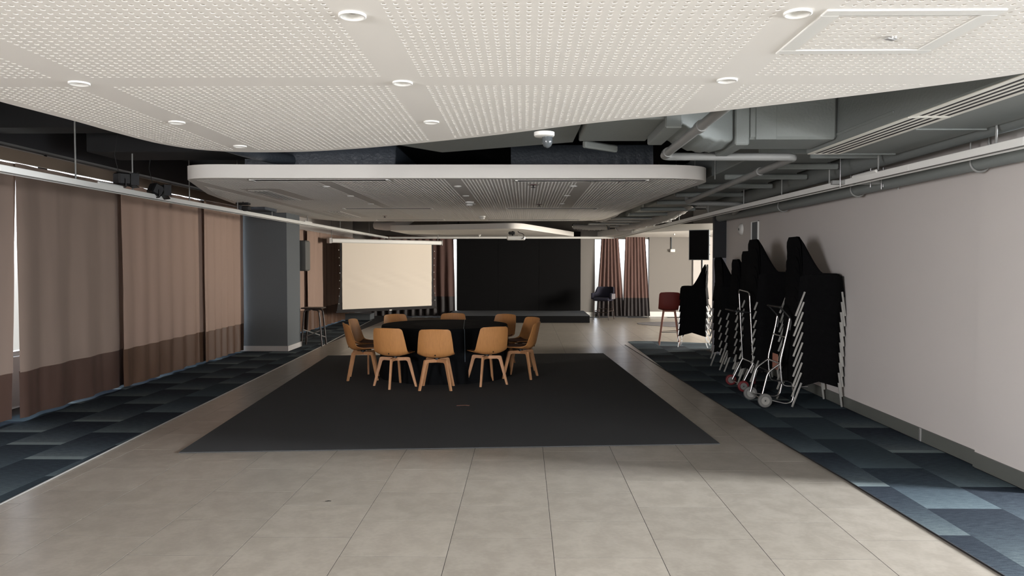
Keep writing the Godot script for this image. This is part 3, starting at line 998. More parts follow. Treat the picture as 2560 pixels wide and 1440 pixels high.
	m4.prism(smooth_open(pp([2.25, -23.4, 2.4, -22.0, 2.9, -20.4, 3.6, -19.3, 4.6, -18.6, 6.0, -18.3, 9.4, -18.3, 9.4, -23.4])), 2.45, 2.62, plan())
	part("board", m4, M.white, t4)
	var s4 := MB.new()
	s4.lathe(PackedVector2Array([Vector2(0.0, -0.05), Vector2(0.02, -0.045), Vector2(0.02, -0.001)]), 12, Transform3D(Basis.IDENTITY, Vector3(4.05, 2.45, -20.6)))
	part("sprinkler_head", s4, M.alu, t4)

func smooth_open(poly: PackedVector2Array) -> PackedVector2Array:
	# smooth only where neighbouring points lie close, keep long straight runs straight
	var o := PackedVector2Array()
	var N := poly.size()
	for i in N:
		var a := poly[i]; var b := poly[(i + 1) % N]
		var d := a.distance_to(b)
		var pa := poly[(i - 1 + N) % N]; var nb := poly[(i + 2) % N]
		o.append(a)
		if d < 1.4:
			# tangents limited to this segment's length
			var ta := (b - pa).normalized() * d
			var tb := (nb - a).normalized() * d
			if (b - a).normalized().dot((a - pa).normalized()) < 0.3: ta = (b - a)
			if (nb - b).normalized().dot((b - a).normalized()) < 0.3: tb = (b - a)
			for j in range(1, 5):
				var t := j / 5.0
				var t2 := t * t; var t3 := t2 * t
				o.append(a * (2 * t3 - 3 * t2 + 1) + ta * (t3 - 2 * t2 + t) + b * (-2 * t3 + 3 * t2) + tb * (t3 - t2))
	return o

# ------------------------------------------------------------------ ducts, pipes, rails overhead
func build_services() -> void:
	# plenum box with the long linear diffuser
	var turn := 0.0186
	var t := thing("plenum_duct", "grey sheet metal duct box carrying the linear diffuser at upper right", "duct", Vector3(2.44, 2.58, -6.62), turn)
	var b := MB.new()
	b.box2(Vector3(-0.01, 0.0, 0.0), Vector3(0.78, 0.55, 4.4), 0.008)
	part("casing", b, M.duct_grey, t)
	b = MB.new()
	for q in [[0.28, 0.0, 0.75, 0.03], [0.28, 1.2, 0.78, 1.23], [0.28, 2.4, 0.78, 2.43]]:
		b.box2(Vector3(q[0], -0.012, q[1]), Vector3(q[2], 0.0, q[3]), 0.003)
	part("seam_strip", b, M.duct_grey, t)
	b = MB.new()
	b.box2(Vector3(-0.02, 0.05, 0.55), Vector3(-0.008, 0.07, 1.5), 0.003)
	b.box2(Vector3(-0.02, 0.05, 0.53), Vector3(-0.008, 0.40, 0.55), 0.003)
	part("access_frame", b, M.duct_grey, t)
	var jb := MB.new()
	jb.box(Vector3(0.70, -0.02, 2.2), Vector3(0.12, 0.08, 0.32), 0.01)
	part("junction_box", jb, M.duct_grey, t)
	var ld := thing("linear_diffuser", "long white linear slot diffuser with dark slots at upper right", "air diffuser", Vector3(2.44, 2.58, -6.62), turn)
	for sec in [[0.0, 1.655], [1.665, 3.35]]:
		b = MB.new()
		b.box2(Vector3(0.0, -0.006, sec[0]), Vector3(0.048, 0.0, sec[1]), 0.002)
		b.box2(Vector3(0.245, -0.006, sec[0]), Vector3(0.28, 0.0, sec[1]), 0.002)
		b.box2(Vector3(0.0, -0.0065, sec[0]), Vector3(0.28, 0.0, sec[0] + 0.022), 0.002)
		b.box2(Vector3(0.0, -0.0065, sec[1] - 0.03), Vector3(0.28, 0.0, sec[1]), 0.002)
		part("frame", b, M.slot_white, ld)
		for i in 3:
			b = MB.new()
			b.box2(Vector3(0.078 + 0.054 * i, -0.0045, sec[0] + 0.02), Vector3(0.078 + 0.054 * i + 0.027, 0.0, sec[1] - 0.03), 0.002)
			part("slat", b, M.slot_white, ld)
		b = MB.new()
		b.box2(Vector3(0.04, -0.003, sec[0] + 0.02), Vector3(0.25, -0.0005, sec[1] - 0.02))
		part("dark_slot", b, M.dark_slot, ld)
	# long duct on trapeze angles
	t = thing("supply_duct", "long grey duct resting on cross angles above the right rail", "duct")
	b = MB.new()
	b.box2(Vector3(2.2, 2.66, -7.2), Vector3(3.10, 3.0, -17.5), 0.01)
	part("casing", b, M.duct_grey, t)
	for q in [[-7.02, 2.62, 3.43], [-7.83, 2.58, 3.21], [-8.76, 2.30, 3.24], [-9.79, 2.22, 3.18], [-11.0, 2.18, 3.15], [-12.4, 2.15, 3.14], [-13.9, 2.12, 3.12], [-15.3, 2.1, 3.12], [-16.7, 2.1, 3.1]]:
		b = MB.new()
		b.box2(Vector3(q[1], 2.597, q[0]), Vector3(q[2], 2.657, q[0] - 0.055), 0.012)
		part("support_angle", b, M.duct_grey, t)
	for z in [-8.76, -9.79, -11.0, -12.4, -13.9]:
		for x in [2.19, 3.115]:
			b = MB.new()
			b.tube(p3([x, 2.60, z - 0.03, x, 3.3, z - 0.03]), 0.006, 6)
			part("threaded_rod", b, M.pipe_grey, t)
	# duct across, with flanged collars and a sagging flexible joint
	t = thing("cross_duct", "grey duct with flanged collars and sagging flexible joint behind the near ceiling panel", "duct")
	b = MB.new()
	b.box2(Vector3(0.45, 2.64, -5.35), Vector3(1.0, 3.05, -6.3), 0.008)
	part("casing", b, M.duct_grey, t)
	for q in [[0.98, 1.10, 2.575], [1.63, 1.74, 2.55]]:
		b = MB.new()
		b.box2(Vector3(q[0], q[2], -5.32 if q[0] < 1.2 else -5.93), Vector3(q[1], 3.1, -6.10 if q[0] < 1.2 else -6.56), 0.01)
		part("flange", b, M.duct_grey, t)
	var rows := []
	for i in 13:
		var s := i / 12.0
		var x := lerpf(1.1, 1.63, s)
		var bul := sin(PI * s) * 0.05
		var lo := lerpf(2.61, 2.585, s) - bul + 0.006 * sin(i * 2.3)
		var zn := lerpf(-5.36, -5.97, s)
		var zf := lerpf(-6.06, -6.52, s)
		rows.append(p3([x, 3.05, zn, x, lo + 0.02, zn + bul * 0.6, x, lo, zn - 0.02, x, lo - 0.02, (zn + zf) / 2.0, x, lo, zf + 0.04, x, lo + 0.02, zf - bul * 0.6, x, 3.05, zf]))
	b = MB.new()
	b.grid(rows, true)
	part("flexible_joint", b, M.duct_grey, t)
	b = MB.new()
	b.box2(Vector3(1.74, 2.60, -5.97), Vector3(2.43, 3.05, -6.5), 0.02)
	b.box2(Vector3(1.80, 2.597, -5.963), Vector3(1.96, 2.95, -5.98), 0.003)
	part("spigot", b, M.duct_grey, t)
	# flat duct whose corner points down the room
	t = thing("flat_duct", "flat dark grey duct with a pointed far corner above the middle ceiling panel", "duct")
	b = MB.new()
	b.prism(pp([-1.24, -6.55, -0.77, -7.18, 0.42, -6.60, 0.44, -5.0, -1.4, -5.0]), 2.68, 3.0, plan())
	part("casing", b, M.duct_grey, t)
	b = MB.new()
	b.box(Vector3(0.66, 2.645, -6.62), Vector3(0.42, 0.06, 0.05), 0.012, Basis(Vector3.UP, 0.75))
	part("support_angle", b, M.duct_grey, t)
	# lagged navy ducts
	for q in [[-3.27, -1.50, "left"], [-0.15, 1.50, "right"]]:
		t = thing("lagged_duct", "wrapped dark blue grey duct lying above the middle ceiling panel on the %s" % q[2], "duct")
		rows = []
		var n := 40
		for i in n + 1:
			var x: float = lerpf(q[0], q[1], float(i) / n)
			var w := 0.006 * sin(i * 1.9) + 0.004 * sin(i * 4.3)
			rows.append(p3([x, 3.02, -11.0, x, 3.03, -8.97, x, 3.01, -8.91, x, 2.90, -8.90 + w * 0.4, x, 2.80, -8.89 + w, x, 2.755 + w * 0.5, -8.90 + w, x, 2.745, -8.97, x, 2.745, -11.0]))
		b = MB.new()
		b.grid(rows, true)
		part("wrapping", b, M.duct_navy, t)
		for x in [q[0], q[1]]:
			b = MB.new()
			b.box2(Vector3(x - 0.004, 2.755, -8.93), Vector3(x + 0.004, 3.01, -11.0))
			part("end_face", b, M.duct_navy, t)
	# pipes
	t = thing("drain_pipe", "grey pipe with two elbows passing under the flanged duct", "pipe")
	b = MB.new()
	b.tube(fillet(p3([1.19, 2.56, -3.9, 1.20, 2.56, -6.63, 2.36, 2.56, -6.68, 2.42, 2.56, -10.3, 2.46, 2.56, -11.55, 2.46, 2.85, -11.6]), 0.09), 0.034, 14)
	part("run", b, M.pipe_grey, t)
	for q in [[1.195, -5.2], [1.199, -6.42], [2.37, -7.75]]:
		b = MB.new()
		b.tube(p3([q[0], 2.56, q[1] + 0.05, q[0], 2.56, q[1] - 0.05]), 0.042, 14)
		part("collar", b, M.pipe_grey, t)
	b = MB.new()
	b.tube(fillet(p3([2.46, 2.55, -11.55, 3.3, 2.53, -11.55, 3.46, 2.46, -12.6]), 0.15), 0.036, 12)
	part("branch", b, M.pipe_grey, t)
	t = thing("wall_pipe", "thick grey pipe running along the top of the right wall", "pipe")
	b = MB.new()
	b.tube(p3([3.52, 2.425, -3.8, 3.52, 2.42, -9.6, 3.52, 2.46, -13.78]), 0.068, 16)
	part("run", b, M.duct_grey, t)
	for z in [-5.95, -8.1, -10.4]:
		b = MB.new()
		var ring := PackedVector3Array()
		for k in 17:
			var a := -0.6 + PI * 1.25 * k / 16.0
			ring.append(Vector3(3.52 - cos(a) * 0.078, 2.42 - sin(a) * 0.078, z))
		ring.append(Vector3(3.52 + 0.06, 2.62, z))
		b.tube(ring, 0.009, 8)
		b.tube(p3([3.445, 2.46, z, 3.44, 2.75, z]), 0.006, 8)
		part("clamp", b, M.pipe_grey, t)
	t = thing("header_pipe", "larger grey pipe above the wall pipe on the right wall", "pipe")
	b = MB.new()
	b.tube(p3([3.36, 2.66, -3.8, 3.36, 2.66, -13.7]), 0.11, 18)
	part("run", b, M.duct_grey, t)
	t = thing("strut_bracket", "grey cross strut with bright threaded rods beneath the right rail", "bracket")
	b = MB.new()
	b.box2(Vector3(2.98, 2.40, -7.42), Vector3(3.60, 2.44, -7.47), 0.004)
	part("strut", b, M.pipe_grey, t)
	b = MB.new()
	for q in [[3.05, 3.3], [3.34, 2.56], [3.46, 2.56]]:
		b.tube(p3([q[0], 2.37, -7.41, q[0], q[1], -7.41]), 0.006, 8)
	b.tube(fillet(p3([3.44, 2.35, -7.40, 3.44, 2.49, -7.40, 3.60, 2.49, -7.40, 3.60, 2.35, -7.40]), 0.03), 0.006, 8)
	part("rod", b, M.chrome, t, "bright threaded rods")
	# hanging lighting rails
	rail("white lighting rail hung from rods along the left curtains", p3([-4.27, 2.42, -2.5, -4.296, 2.42, -6.192, -4.33, 2.42, -9.5, -4.25, 2.42, -14.27, -4.09, 2.42, -22.9]), [-3.6, -5.35, -6.25, -7.35, -8.45, -9.9, -11.5, -13.0, -15.0, -17.5, -20.5], 1, [-7.9, -14.9])
	rail("white lighting rail hung from rods along the right wall", p3([3.28, 2.42, -2.5, 3.207, 2.42, -4.954, 3.15, 2.42, -6.3, 2.945, 2.42, -11.811, 2.72, 2.42, -22.9]), [-3.5, -5.3, -6.9, -7.9, -9.2, -10.6, -12.4, -14.5, -17.0, -20.0], -1, [-7.05])
	rail("white lighting rail crossing the room in front of the black backdrop", p3([-4.06, 2.42, -22.95, 2.70, 2.42, -22.95]), [], 0, [])
	# theatre lamps on the left rail
	for q in [[-8.15, 2.545, 0.0, "nearer"], [-8.9, 2.50, 0.45, "farther"]]:
		t = thing("stage_lamp", "black barn door stage lamp clipped to the left rail, the %s of two" % q[3], "stage lamp", Vector3(-4.33, q[1], q[0]), 2.5)
		b = MB.new()
		b.box(Vector3(0, 0, 0), Vector3(0.15, 0.13, 0.13), 0.015, Basis(Vector3.RIGHT, q[2]))
		part("housing", b, M.black_plastic, t)
		b = MB.new()
		for s in [-1.0, 1.0]:
			b.box(Vector3(0.0, 0.06 * s, 0.11), Vector3(0.15, 0.006, 0.10), 0.002, Basis(Vector3.RIGHT, -0.5 * s + q[2]))
			b.box(Vector3(0.085 * s, 0, 0.1), Vector3(0.006, 0.13, 0.09), 0.002)
		part("barn_door", b, M.black_plastic, t)
		b = MB.new()
		b.tube(fillet(p3([-0.09, 0.0, 0, -0.09, -0.09, 0, 0.09, -0.09, 0, 0.09, 0, 0]), 0.02), 0.007, 8)
		part("yoke", b, M.black_plastic, t)
		b = MB.new()
		b.tube(p3([0.02, 0.05, -0.02, 0.05, 0.25, -0.05, 0.02, 0.55, -0.02, 0.02, 0.76, 0.0]), 0.004, 6)
		part("cable", b, M.cable, t)
	t = thing("track_spot", "small black spotlight on the left rail beside the grey pillar", "spotlight", Vector3(-4.30, 2.50, -11.6))
	b = MB.new()
	b.box(Vector3(0, 0.05, 0), Vector3(0.20, 0.035, 0.1), 0.008)
	b.box(Vector3(0.05, -0.02, 0), Vector3(0.12, 0.08, 0.1), 0.015)
	part("housing", b, M.black_plastic, t)
	b = MB.new()
	b.tube(p3([0.0, 0.06, 0, 0.0, 0.3, 0]), 0.008, 8)
	part("stem", b, M.black_plastic, t)
	# dark pipe and beam at upper left
	t = thing("dark_pipe", "dark pipe crossing the black ceiling void at upper left", "pipe")
	b = MB.new()
	b.tube(fillet(p3([-3.6, 2.98, -6.9, -2.95, 2.84, -8.2, -2.6, 2.84, -9.4]), 0.2), 0.075, 14)
	part("run", b, M.duct_navy, t)
	t = thing("dark_beam_duct", "dark grey duct crossing the ceiling void above the long curtains", "duct")
	b = MB.new()
	b.box2(Vector3(-4.8, 2.86, -8.3), Vector3(-2.8, 3.15, -9.0), 0.01)
	part("casing", b, M.black_paint, t)
	t = thing("terminal_box", "grey terminal box hanging in the ceiling void left of the middle ceiling panel", "box")
	b = MB.new()
	b.box2(Vector3(-4.75, 2.53, -12.6), Vector3(-4.3, 2.70, -13.2), 0.01)
	part("casing", b, M.duct_navy, t)
	b = MB.new()
	for x in [-4.7, -4.35]: b.tube(p3([x, 2.70, -12.9, x, 3.3, -12.9]), 0.006, 6)
	part("rod", b, M.pipe_grey, t)
	# foil ducts near the back
	foil_duct("silver foil flexible duct sagging beside the far end of the right rail", p3([2.55, 2.62, -20.5, 2.75, 2.58, -18.0, 2.95, 2.62, -15.5, 3.0, 2.75, -13.5]), 0.10)
	foil_duct("short silver foil flexible duct with an open bell end above the far windows", p3([1.3, 2.62, -20.0, 1.75, 2.58, -19.7, 2.15, 2.58, -19.4]), 0.075)
	foil_duct("curled silver foil flexible duct at the back right corner of the middle panel", p3([1.55, 2.72, -17.4, 1.75, 2.68, -17.0, 1.98, 2.78, -16.4, 2.05, 2.95, -16.0]), 0.10)
	t = thing("flexible_duct", "cream flexible duct elbow beside the far left ceiling panel", "duct")
	b = MB.new()
	b.tube(fillet(p3([-3.75, 2.62, -19.2, -3.35, 2.56, -19.0, -2.95, 2.66, -18.9, -2.7, 2.85, -18.9]), 0.2), 0.11, 12)
	part("sleeve", b, M.wall, t)
	# cable trays crossing at the far right
	t = thing("cable_tray", "dark metal cable trays crossing the far right ceiling void", "cable tray")
	for q in [[-16.6, 1.9, 3.3], [-17.6, 1.8, 3.4], [-18.8, 1.6, 2.9], [-20.0, 1.7, 2.7]]:
		b = MB.new()
		b.box2(Vector3(q[1], 2.60, q[0]), Vector3(q[2], 2.64, q[0] - 0.25), 0.006)
		part("tray", b, M.pipe_grey, t)
	for z in [-16.7, -17.7, -18.9, -20.1]:
		for x in [2.0, 2.6]:
			b = MB.new()
			b.tube(p3([x, 2.62, z, x, 3.3, z]), 0.006, 6)
			part("threaded_rod", b, M.pipe_grey, t)
	t = thing("dome_camera", "white round ceiling fitting with a grey dome hanging at the near panel's far edge", "camera", Vector3(0.13, 2.4788, -4.93))
	b = MB.new()
	b.lathe(PackedVector2Array([Vector2(0, -0.03), Vector2(0.062, -0.028), Vector2(0.066, -0.02), Vector2(0.066, -0.001)]), 24, Transform3D.IDENTITY, false)
	part("mount", b, M.plastic_white, t)
	b = MB.new()
	var arc := PackedVector2Array()
	for k in 9: arc.append(Vector2(0.034 * cos(-PI / 2 + PI / 2 * k / 8.0), -0.055 + 0.045 * sin(-PI / 2 + PI / 2 * k / 8.0)))
	arc.append(Vector2(0.034, -0.028))
	b.lathe(arc, 20, Transform3D(Basis.IDENTITY, Vector3(0.02, 0, -0.01)), false)
	part("dome", b, M.lens, t, "grey dome")

func rail(label: String, path: PackedVector3Array, rods: Array, side: int, joints: Array) -> void:
	var t := thing("lighting_rail", label, "rail")
	var b := MB.new()
	var u := MB.new()
	for i in path.size() - 1:
		var a := path[i]; var c := path[i + 1]
		var d := c - a
		var bs := Basis.looking_at(d.normalized(), Vector3.UP)
		b.box((a + c) / 2.0 + Vector3(0, 0.0, 0), Vector3(0.012, 0.055, d.length() + 0.002), 0.003, bs)
		b.box((a + c) / 2.0 + bs * Vector3(-0.10 * side, 0, 0) if side != 0 else (a + c) / 2.0 + bs * Vector3(0.1, 0, 0), Vector3(0.012, 0.055, d.length() + 0.002), 0.003, bs)
		u.box((a + c) / 2.0 + bs * Vector3(-0.05 * side if side != 0 else 0.05, -0.012, 0), Vector3(0.10, 0.008, d.length() + 0.002), 0.0, bs)
	part("channel", b, M.trim_white, t)
	part("underside", u, M.grille_grey, t, "underside of the channel, its shade put into the grey")  # white channel seen from below, its shade put into a grey colour
	for z in rods:
		var p := at_z(path, z)
		var r := MB.new()
		r.tube(PackedVector3Array([p + Vector3(-0.05 * side, 0.0, 0), Vector3(p.x - 0.05 * side, 3.3, p.z)]), 0.008, 8)
		part("hanger_rod", r, M.pipe_grey, t)
	for z in joints:
		var p := at_z(path, z)
		var j := MB.new()
		j.box(p + Vector3(0, 0.035, 0), Vector3(0.03, 0.03, 0.5), 0.012)
		part("feed_box", j, M.trim_white, t)

func at_z(path: PackedVector3Array, z: float) -> Vector3:
	for i in path.size() - 1:
		if z <= path[i].z and z >= path[i + 1].z:
			return path[i].lerp(path[i + 1], (z - path[i].z) / (path[i + 1].z - path[i].z))
	return path[0]

func foil_duct(label: String, path: PackedVector3Array, r: float) -> void:
	var t := thing("foil_duct", label, "duct")
	var fine := PackedVector3Array()
	for i in path.size() - 1:
		for k in 14:
			fine.append(path[i].cubic_interpolate(path[i + 1], path[maxi(i - 1, 0)], path[mini(i + 2, path.size() - 1)], k / 14.0))
	fine.append(path[path.size() - 1])
	var b := MB.new()
	var rows := []
	for i in fine.size():
		var d := (fine[mini(i + 1, fine.size() - 1)] - fine[maxi(i - 1, 0)]).normalized()
		var x := Vector3.UP.cross(d).normalized(); var y := d.cross(x)
		var rr := r * (1.0 + (0.09 if i % 2 == 0 else -0.06) + 0.05 * sin(i * 1.7))
		var row := PackedVector3Array()
		for k in 16: row.append(fine[i] + x * cos(TAU * k / 16) * rr + y * sin(TAU * k / 16) * rr)
		rows.append(row)
	b.grid(rows, false, true)
	part("sleeve", b, M.foil, t)
	b = MB.new()
	for i in [0, fine.size() - 2]:
		b.tube(PackedVector3Array([fine[i], fine[i + 1]]), r * 1.12, 16, false)
	part("band", b, M.chrome, t)

# ------------------------------------------------------------------ curtains
# a = start, e = end of the cloth in plan at the top; a2, e2 the same at the bottom
func curtain(label: String, a: Vector2, e: Vector2, a2: Vector2, e2: Vector2, top: float, hem: float, bot: float, folds: float, amp: float, m: Material, mh: Material, seed_: int) -> void:
	var t := thing("curtain", label, "curtain")
	var f := FastNoiseLite.new()
	f.seed = seed_; f.frequency = 0.35
	var n := int(maxf((e - a).length() * 26.0, 24))
	var dir := (e - a).normalized()
	var side := Vector2(-dir.y, dir.x)
	var mk := func(y: float, push: float, extra: float) -> PackedVector3Array:
		var row := PackedVector3Array()
		var k := clampf((top - y) / (top - bot), 0.0, 1.0)
		for i in n + 1:
			var s := float(i) / n
			var p := a.lerp(e, s).lerp(a2.lerp(e2, s), k)
			var L := s * (e - a).length()
			var w := sin(TAU * folds * s + 1.6 * f.get_noise_2d(L * 2.0, 3.0)) * amp * (0.55 + 0.45 * k) + f.get_noise_2d(L * 5.0, y * 0.7) * amp * 0.9
			w += sin(TAU * folds * 2.7 * s + seed_) * extra * (0.5 + f.get_noise_2d(L * 7.0, y * 4.0))
			p += side * (w + push)
			var yy := y
			if y < bot + 0.02: yy = bot + 0.012 * f.get_noise_2d(L * 3.0, 50.0) + 0.006
			row.append(Vector3(p.x, yy, p.y))
		return row
	var rows := []
	for i in 9: rows.append(mk.call(lerpf(hem, top, i / 8.0), 0.0, 0.0))
	var b := MB.new()
	b.slab(rows, 0.003)
	part("drape", b, m, t)
	rows = []
	for i in 8: rows.append(mk.call(lerpf(bot, hem + 0.012, i / 7.0), 0.008, 0.007))
	b = MB.new()
	b.slab(rows, 0.003)
	part("hem_band", b, mh, t, "darker satin band along the bottom")

func build_curtains() -> void:
	var x := -5.2
	curtain("shade toned blackout curtain at the far left edge, left of the bright window gap", Vector2(x - 0.03, -7.765), Vector2(x, 0.4), Vector2(x - 0.03, -7.655), Vector2(x, 0.4), 2.66, 0.515, 0.035, 12, 0.02, M.curtain_shaded, M.hem_shaded, 1)
	curtain("shade toned blackout curtain just right of the bright window gap, with the darkest hem", Vector2(x - 0.06, -10.05), Vector2(x, -7.71), Vector2(x - 0.06, -10.05), Vector2(x + 0.01, -7.695), 2.66, 0.515, 0.03, 4, 0.02, M.curtain_shaded, M.hem_shaded, 2)
	curtain("wide pinkish brown curtain in the middle of the left window wall", Vector2(x - 0.05, -12.6), Vector2(x + 0.03, -9.70), Vector2(x - 0.05, -12.6), Vector2(x + 0.03, -9.70), 2.66, 0.525, 0.03, 7, 0.022, M.curtain, M.hem, 3)
	curtain("narrow pinkish brown curtain beside the grey pillar with a crinkled hem", Vector2(x, -14.01), Vector2(x + 0.03, -12.20), Vector2(x, -13.985), Vector2(x + 0.03, -12.22), 2.66, 0.53, 0.03, 6, 0.022, M.curtain, M.hem, 4)
	curtain("warm lit curtain directly behind the grey pillar", Vector2(x - 0.05, -18.9), Vector2(x, -14.92), Vector2(x - 0.05, -18.9), Vector2(x, -14.92), 2.44, 0.53, 0.03, 8, 0.03, M.curtain, M.hem, 5)
	curtain("dark curtain in the shadow of the projection screen on the left window wall", Vector2(x, -23.3), Vector2(x + 0.06, -17.95), Vector2(x, -23.3), Vector2(x + 0.06, -17.95), 2.42, 0.53, 0.03, 13, 0.03, M.curtain, M.hem, 6)
	var z := -23.36
	curtain("brown pleated curtain on the back wall between the projection screen and black backdrop", Vector2(-4.7, z), Vector2(-2.17, z), Vector2(-4.7, z + 0.03), Vector2(-2.12, z + 0.03), 2.5, 0.62, 0.03, 11, 0.045, M.curtain_far, M.hem_far, 7)
	curtain("brown pleated curtain on the back wall behind the navy bar stool", Vector2(2.37, z), Vector2(2.89, z), Vector2(2.22, z + 0.02), Vector2(3.08, z + 0.02), 2.5, 0.58, 0.03, 6, 0.045, M.curtain_far, M.hem_far, 8)
	curtain("brown pleated curtain on the back wall against the beige wall, right of another", Vector2(3.10, z), Vector2(3.70, z), Vector2(3.03, z + 0.03), Vector2(3.86, z + 0.03), 2.5, 0.58, 0.03, 7, 0.045, M.curtain_far, M.hem_far, 9)

# ------------------------------------------------------------------ stage end
func build_stage() -> void:
	var t := thing("stage_backdrop", "matte black backdrop panels behind the low stage", "backdrop")
	var xs := [-2.07, -0.80, 0.455, 1.735]
	for i in 3:
		var b := MB.new()
		b.box2(Vector3(xs[i] + 0.002, 0.2, -23.32), Vector3(xs[i + 1] - 0.002, 2.62, -23.48), 0.004)
		part("panel", b, M.backdrop, t)
	t = thing("stage", "low dark grey carpeted stage platform in front of the black backdrop", "stage")
	var b := MB.new()
	b.box2(Vector3(-2.15, 0.0, -21.03), Vector3(-0.35, 0.19, -23.3), 0.004)
	b.box2(Vector3(-0.345, 0.0, -21.03), Vector3(1.82, 0.19, -23.3), 0.004)
	part("riser", b, M.backdrop, t)
	b = MB.new()
	b.box2(Vector3(-2.16, 0.19, -21.02), Vector3(1.825, 0.2, -23.3), 0.003)
	part("carpet_top", b, M.stage, t, "lighter grey carpet top")
	t = thing("low_box", "low flat grey box on the carpet under the projection screen", "box")
	b = MB.new()
	b.box2(Vector3(-5.2, 0.007, -21.9), Vector3(-4.45, 0.165, -22.5), 0.01)
	part("body", b, M.slate, t)
	b = MB.new()
	b.box2(Vector3(-5.2, 0.165, -21.88), Vector3(-4.44, 0.185, -22.5), 0.004)
	part("lid", b, M.slate, t)
	# projection screen
	t = thing("projection_screen", "cream projection screen hanging from a white roller case at far left", "projection screen", Vector3(-4.85, 0, -19.1), 0.7416)
	b = MB.new()
	b.box2(Vector3(-0.02, 2.165, -0.06), Vector3(3.40, 2.275, 0.06), 0.02)
	part("roller_case", b, M.plastic_white, t)
	b = MB.new()
	b.box2(Vector3(-0.10, 2.15, -0.07), Vector3(-0.02, 2.29, 0.07), 0.01)
	b.box2(Vector3(3.40, 2.15, -0.07), Vector3(3.425, 2.29, 0.07), 0.01)
	part("end_cap", b, M.skirt_light, t)
	b = MB.new()
	var rows := []
	var wob := func(x: float, y: float) -> float:
		var c: float = exp(-pow((x - 3.0) / 0.25, 2)) * exp(-pow((y - 0.6) / 0.3, 2)) * sin((x - y) * 45.0) * 0.010 + exp(-pow((x - 0.3) / 0.15, 2)) * exp(-pow((y - 0.55) / 0.2, 2)) * sin((x + y) * 45.0) * 0.007
		return c + 0.004 * sin(x * 5.0 + y * 3.0) + exp(-pow((y - 1.2) / 0.25, 2)) * 0.006 * sin(x * 9.0 + y * 25.0)
	for i in 25:
		var y := lerpf(0.47, 2.17, i / 24.0)
		var row := PackedVector3Array()
		for j in 41:
			var x := lerpf(0.285, 3.07, j / 40.0)
			row.append(Vector3(x, y, 0.016 + wob.call(x, y)))
		rows.append(row)
	b.slab(rows, 0.002)
	part("screen_cloth", b, M.screen, t)
	b = MB.new()
	b.prism(PackedVector2Array([Vector2(0.24, 2.17), Vector2(0.285, 2.17), Vector2(0.285, 0.47), Vector2(3.07, 0.47), Vector2(3.07, 2.17), Vector2(3.13, 2.17), Vector2(3.13, 1.0), Vector2(3.22, 0.42), Vector2(0.13, 0.42), Vector2(0.24, 1.0)]), -0.002, 0.002)
	part("black_border", b, M.screen_black, t)
	b = MB.new()
	b.box2(Vector3(0.1, 0.385, -0.015), Vector3(3.25, 0.43, 0.02), 0.008)
	part("weight_bar", b, M.screen_black, t)
	b = MB.new()
	b.box(Vector3(1.72, 0.40, 0.024), Vector3(0.08, 0.026, 0.008), 0.003)
	part("pull_tab", b, M.plastic_white, t, "small white tab")
	b = MB.new()
	for i in 8:
		for x in [0.225 - 0.02 * absf(i - 4) * 0.4, 3.155 + 0.02 * absf(i - 4) * 0.4]:
			b.box(Vector3(x, 0.62 + 0.195 * i, 0.004), Vector3(0.014, 0.026, 0.010), 0.003)
	part("tension_clip", b, M.plastic_white, t, "small white clips along the tab tension cords")
	b = MB.new()
	for x in [0.0, 3.3]: b.tube(p3([x, 2.27, 0, x, 3.3, 0]), 0.008, 8)
	part("hanger_rod", b, M.pipe_grey, t)
	# projector
	t = thing("projector", "white projector hanging from a black bracket under the far ceiling panel", "projector", Vector3(-0.20, 2.275, -19.0))
	b = MB.new()
	b.box(Vector3(0, 0, 0), Vector3(0.46, 0.10, 0.36), 0.025)
	var pbody := part("body", b, M.plastic_white, t)
	b = MB.new()
	b.box2(Vector3(-0.17, 0.05, -0.1), Vector3(0.05, 0.062, 0.1), 0.004)
	b.tube(p3([-0.08, 0.06, 0, -0.08, 0.175, 0]), 0.025, 12)
	b.box2(Vector3(-0.19, 0.09, -0.06), Vector3(-0.02, 0.16, 0.06), 0.02)
	part("bracket", b, M.black_plastic, t, "black ceiling bracket")
	b = MB.new()
	b.tube(p3([0.05, 0.17, 0.02, 0.08, 0.13, 0.06, 0.16, 0.11, 0.1, 0.2, 0.07, 0.15, 0.2, 0.01, 0.185, 0.14, -0.03, 0.19]), 0.008, 8)
	part("cable", b, M.cable, t)
	b = MB.new()
	b.lathe(PackedVector2Array([Vector2(0.0, 0.012), Vector2(0.035, 0.008), Vector2(0.045, -0.01)]), 18, Transform3D(Basis(Vector3.RIGHT, -PI / 2), Vector3(-0.12, 0, -0.18)))
	part("lens", b, M.lens, pbody)
	# loudspeakers
	t = thing("loudspeaker", "grey loudspeaker mounted on the hidden side of the left pillar", "loudspeaker", Vector3(-4.56, 1.795, -15.2))
	b = MB.new()
	b.box(Vector3(0, 0, -0.02), Vector3(0.46, 0.61, 0.28), 0.03)
	part("cabinet", b, M.grille_grey, t)
	b = MB.new()
	b.box(Vector3(0, 0, 0.125), Vector3(0.43, 0.58, 0.012), 0.004)
	b.box(Vector3(0.115, 0, 0.131), Vector3(0.006, 0.56, 0.006))
	var grl := part("grille", b, M.grille_grey, t)
	b = MB.new()
	b.box(Vector3(0.085, -0.23, 0.136), Vector3(0.03, 0.03, 0.006), 0.002)
	part("badge", b, M.plastic_white, grl, "small white badge")
	b = MB.new()
	b.box2(Vector3(-0.05, -0.05, 0.13), Vector3(0.05, 0.05, 0.33), 0.005)
	part("wall_bracket", b, M.black_plastic, t)
	t = thing("loudspeaker", "black loudspeaker raised on a stand beside the end of the right wall", "loudspeaker", Vector3(3.835, 2.04, -16.6), -0.42)
	b = MB.new()
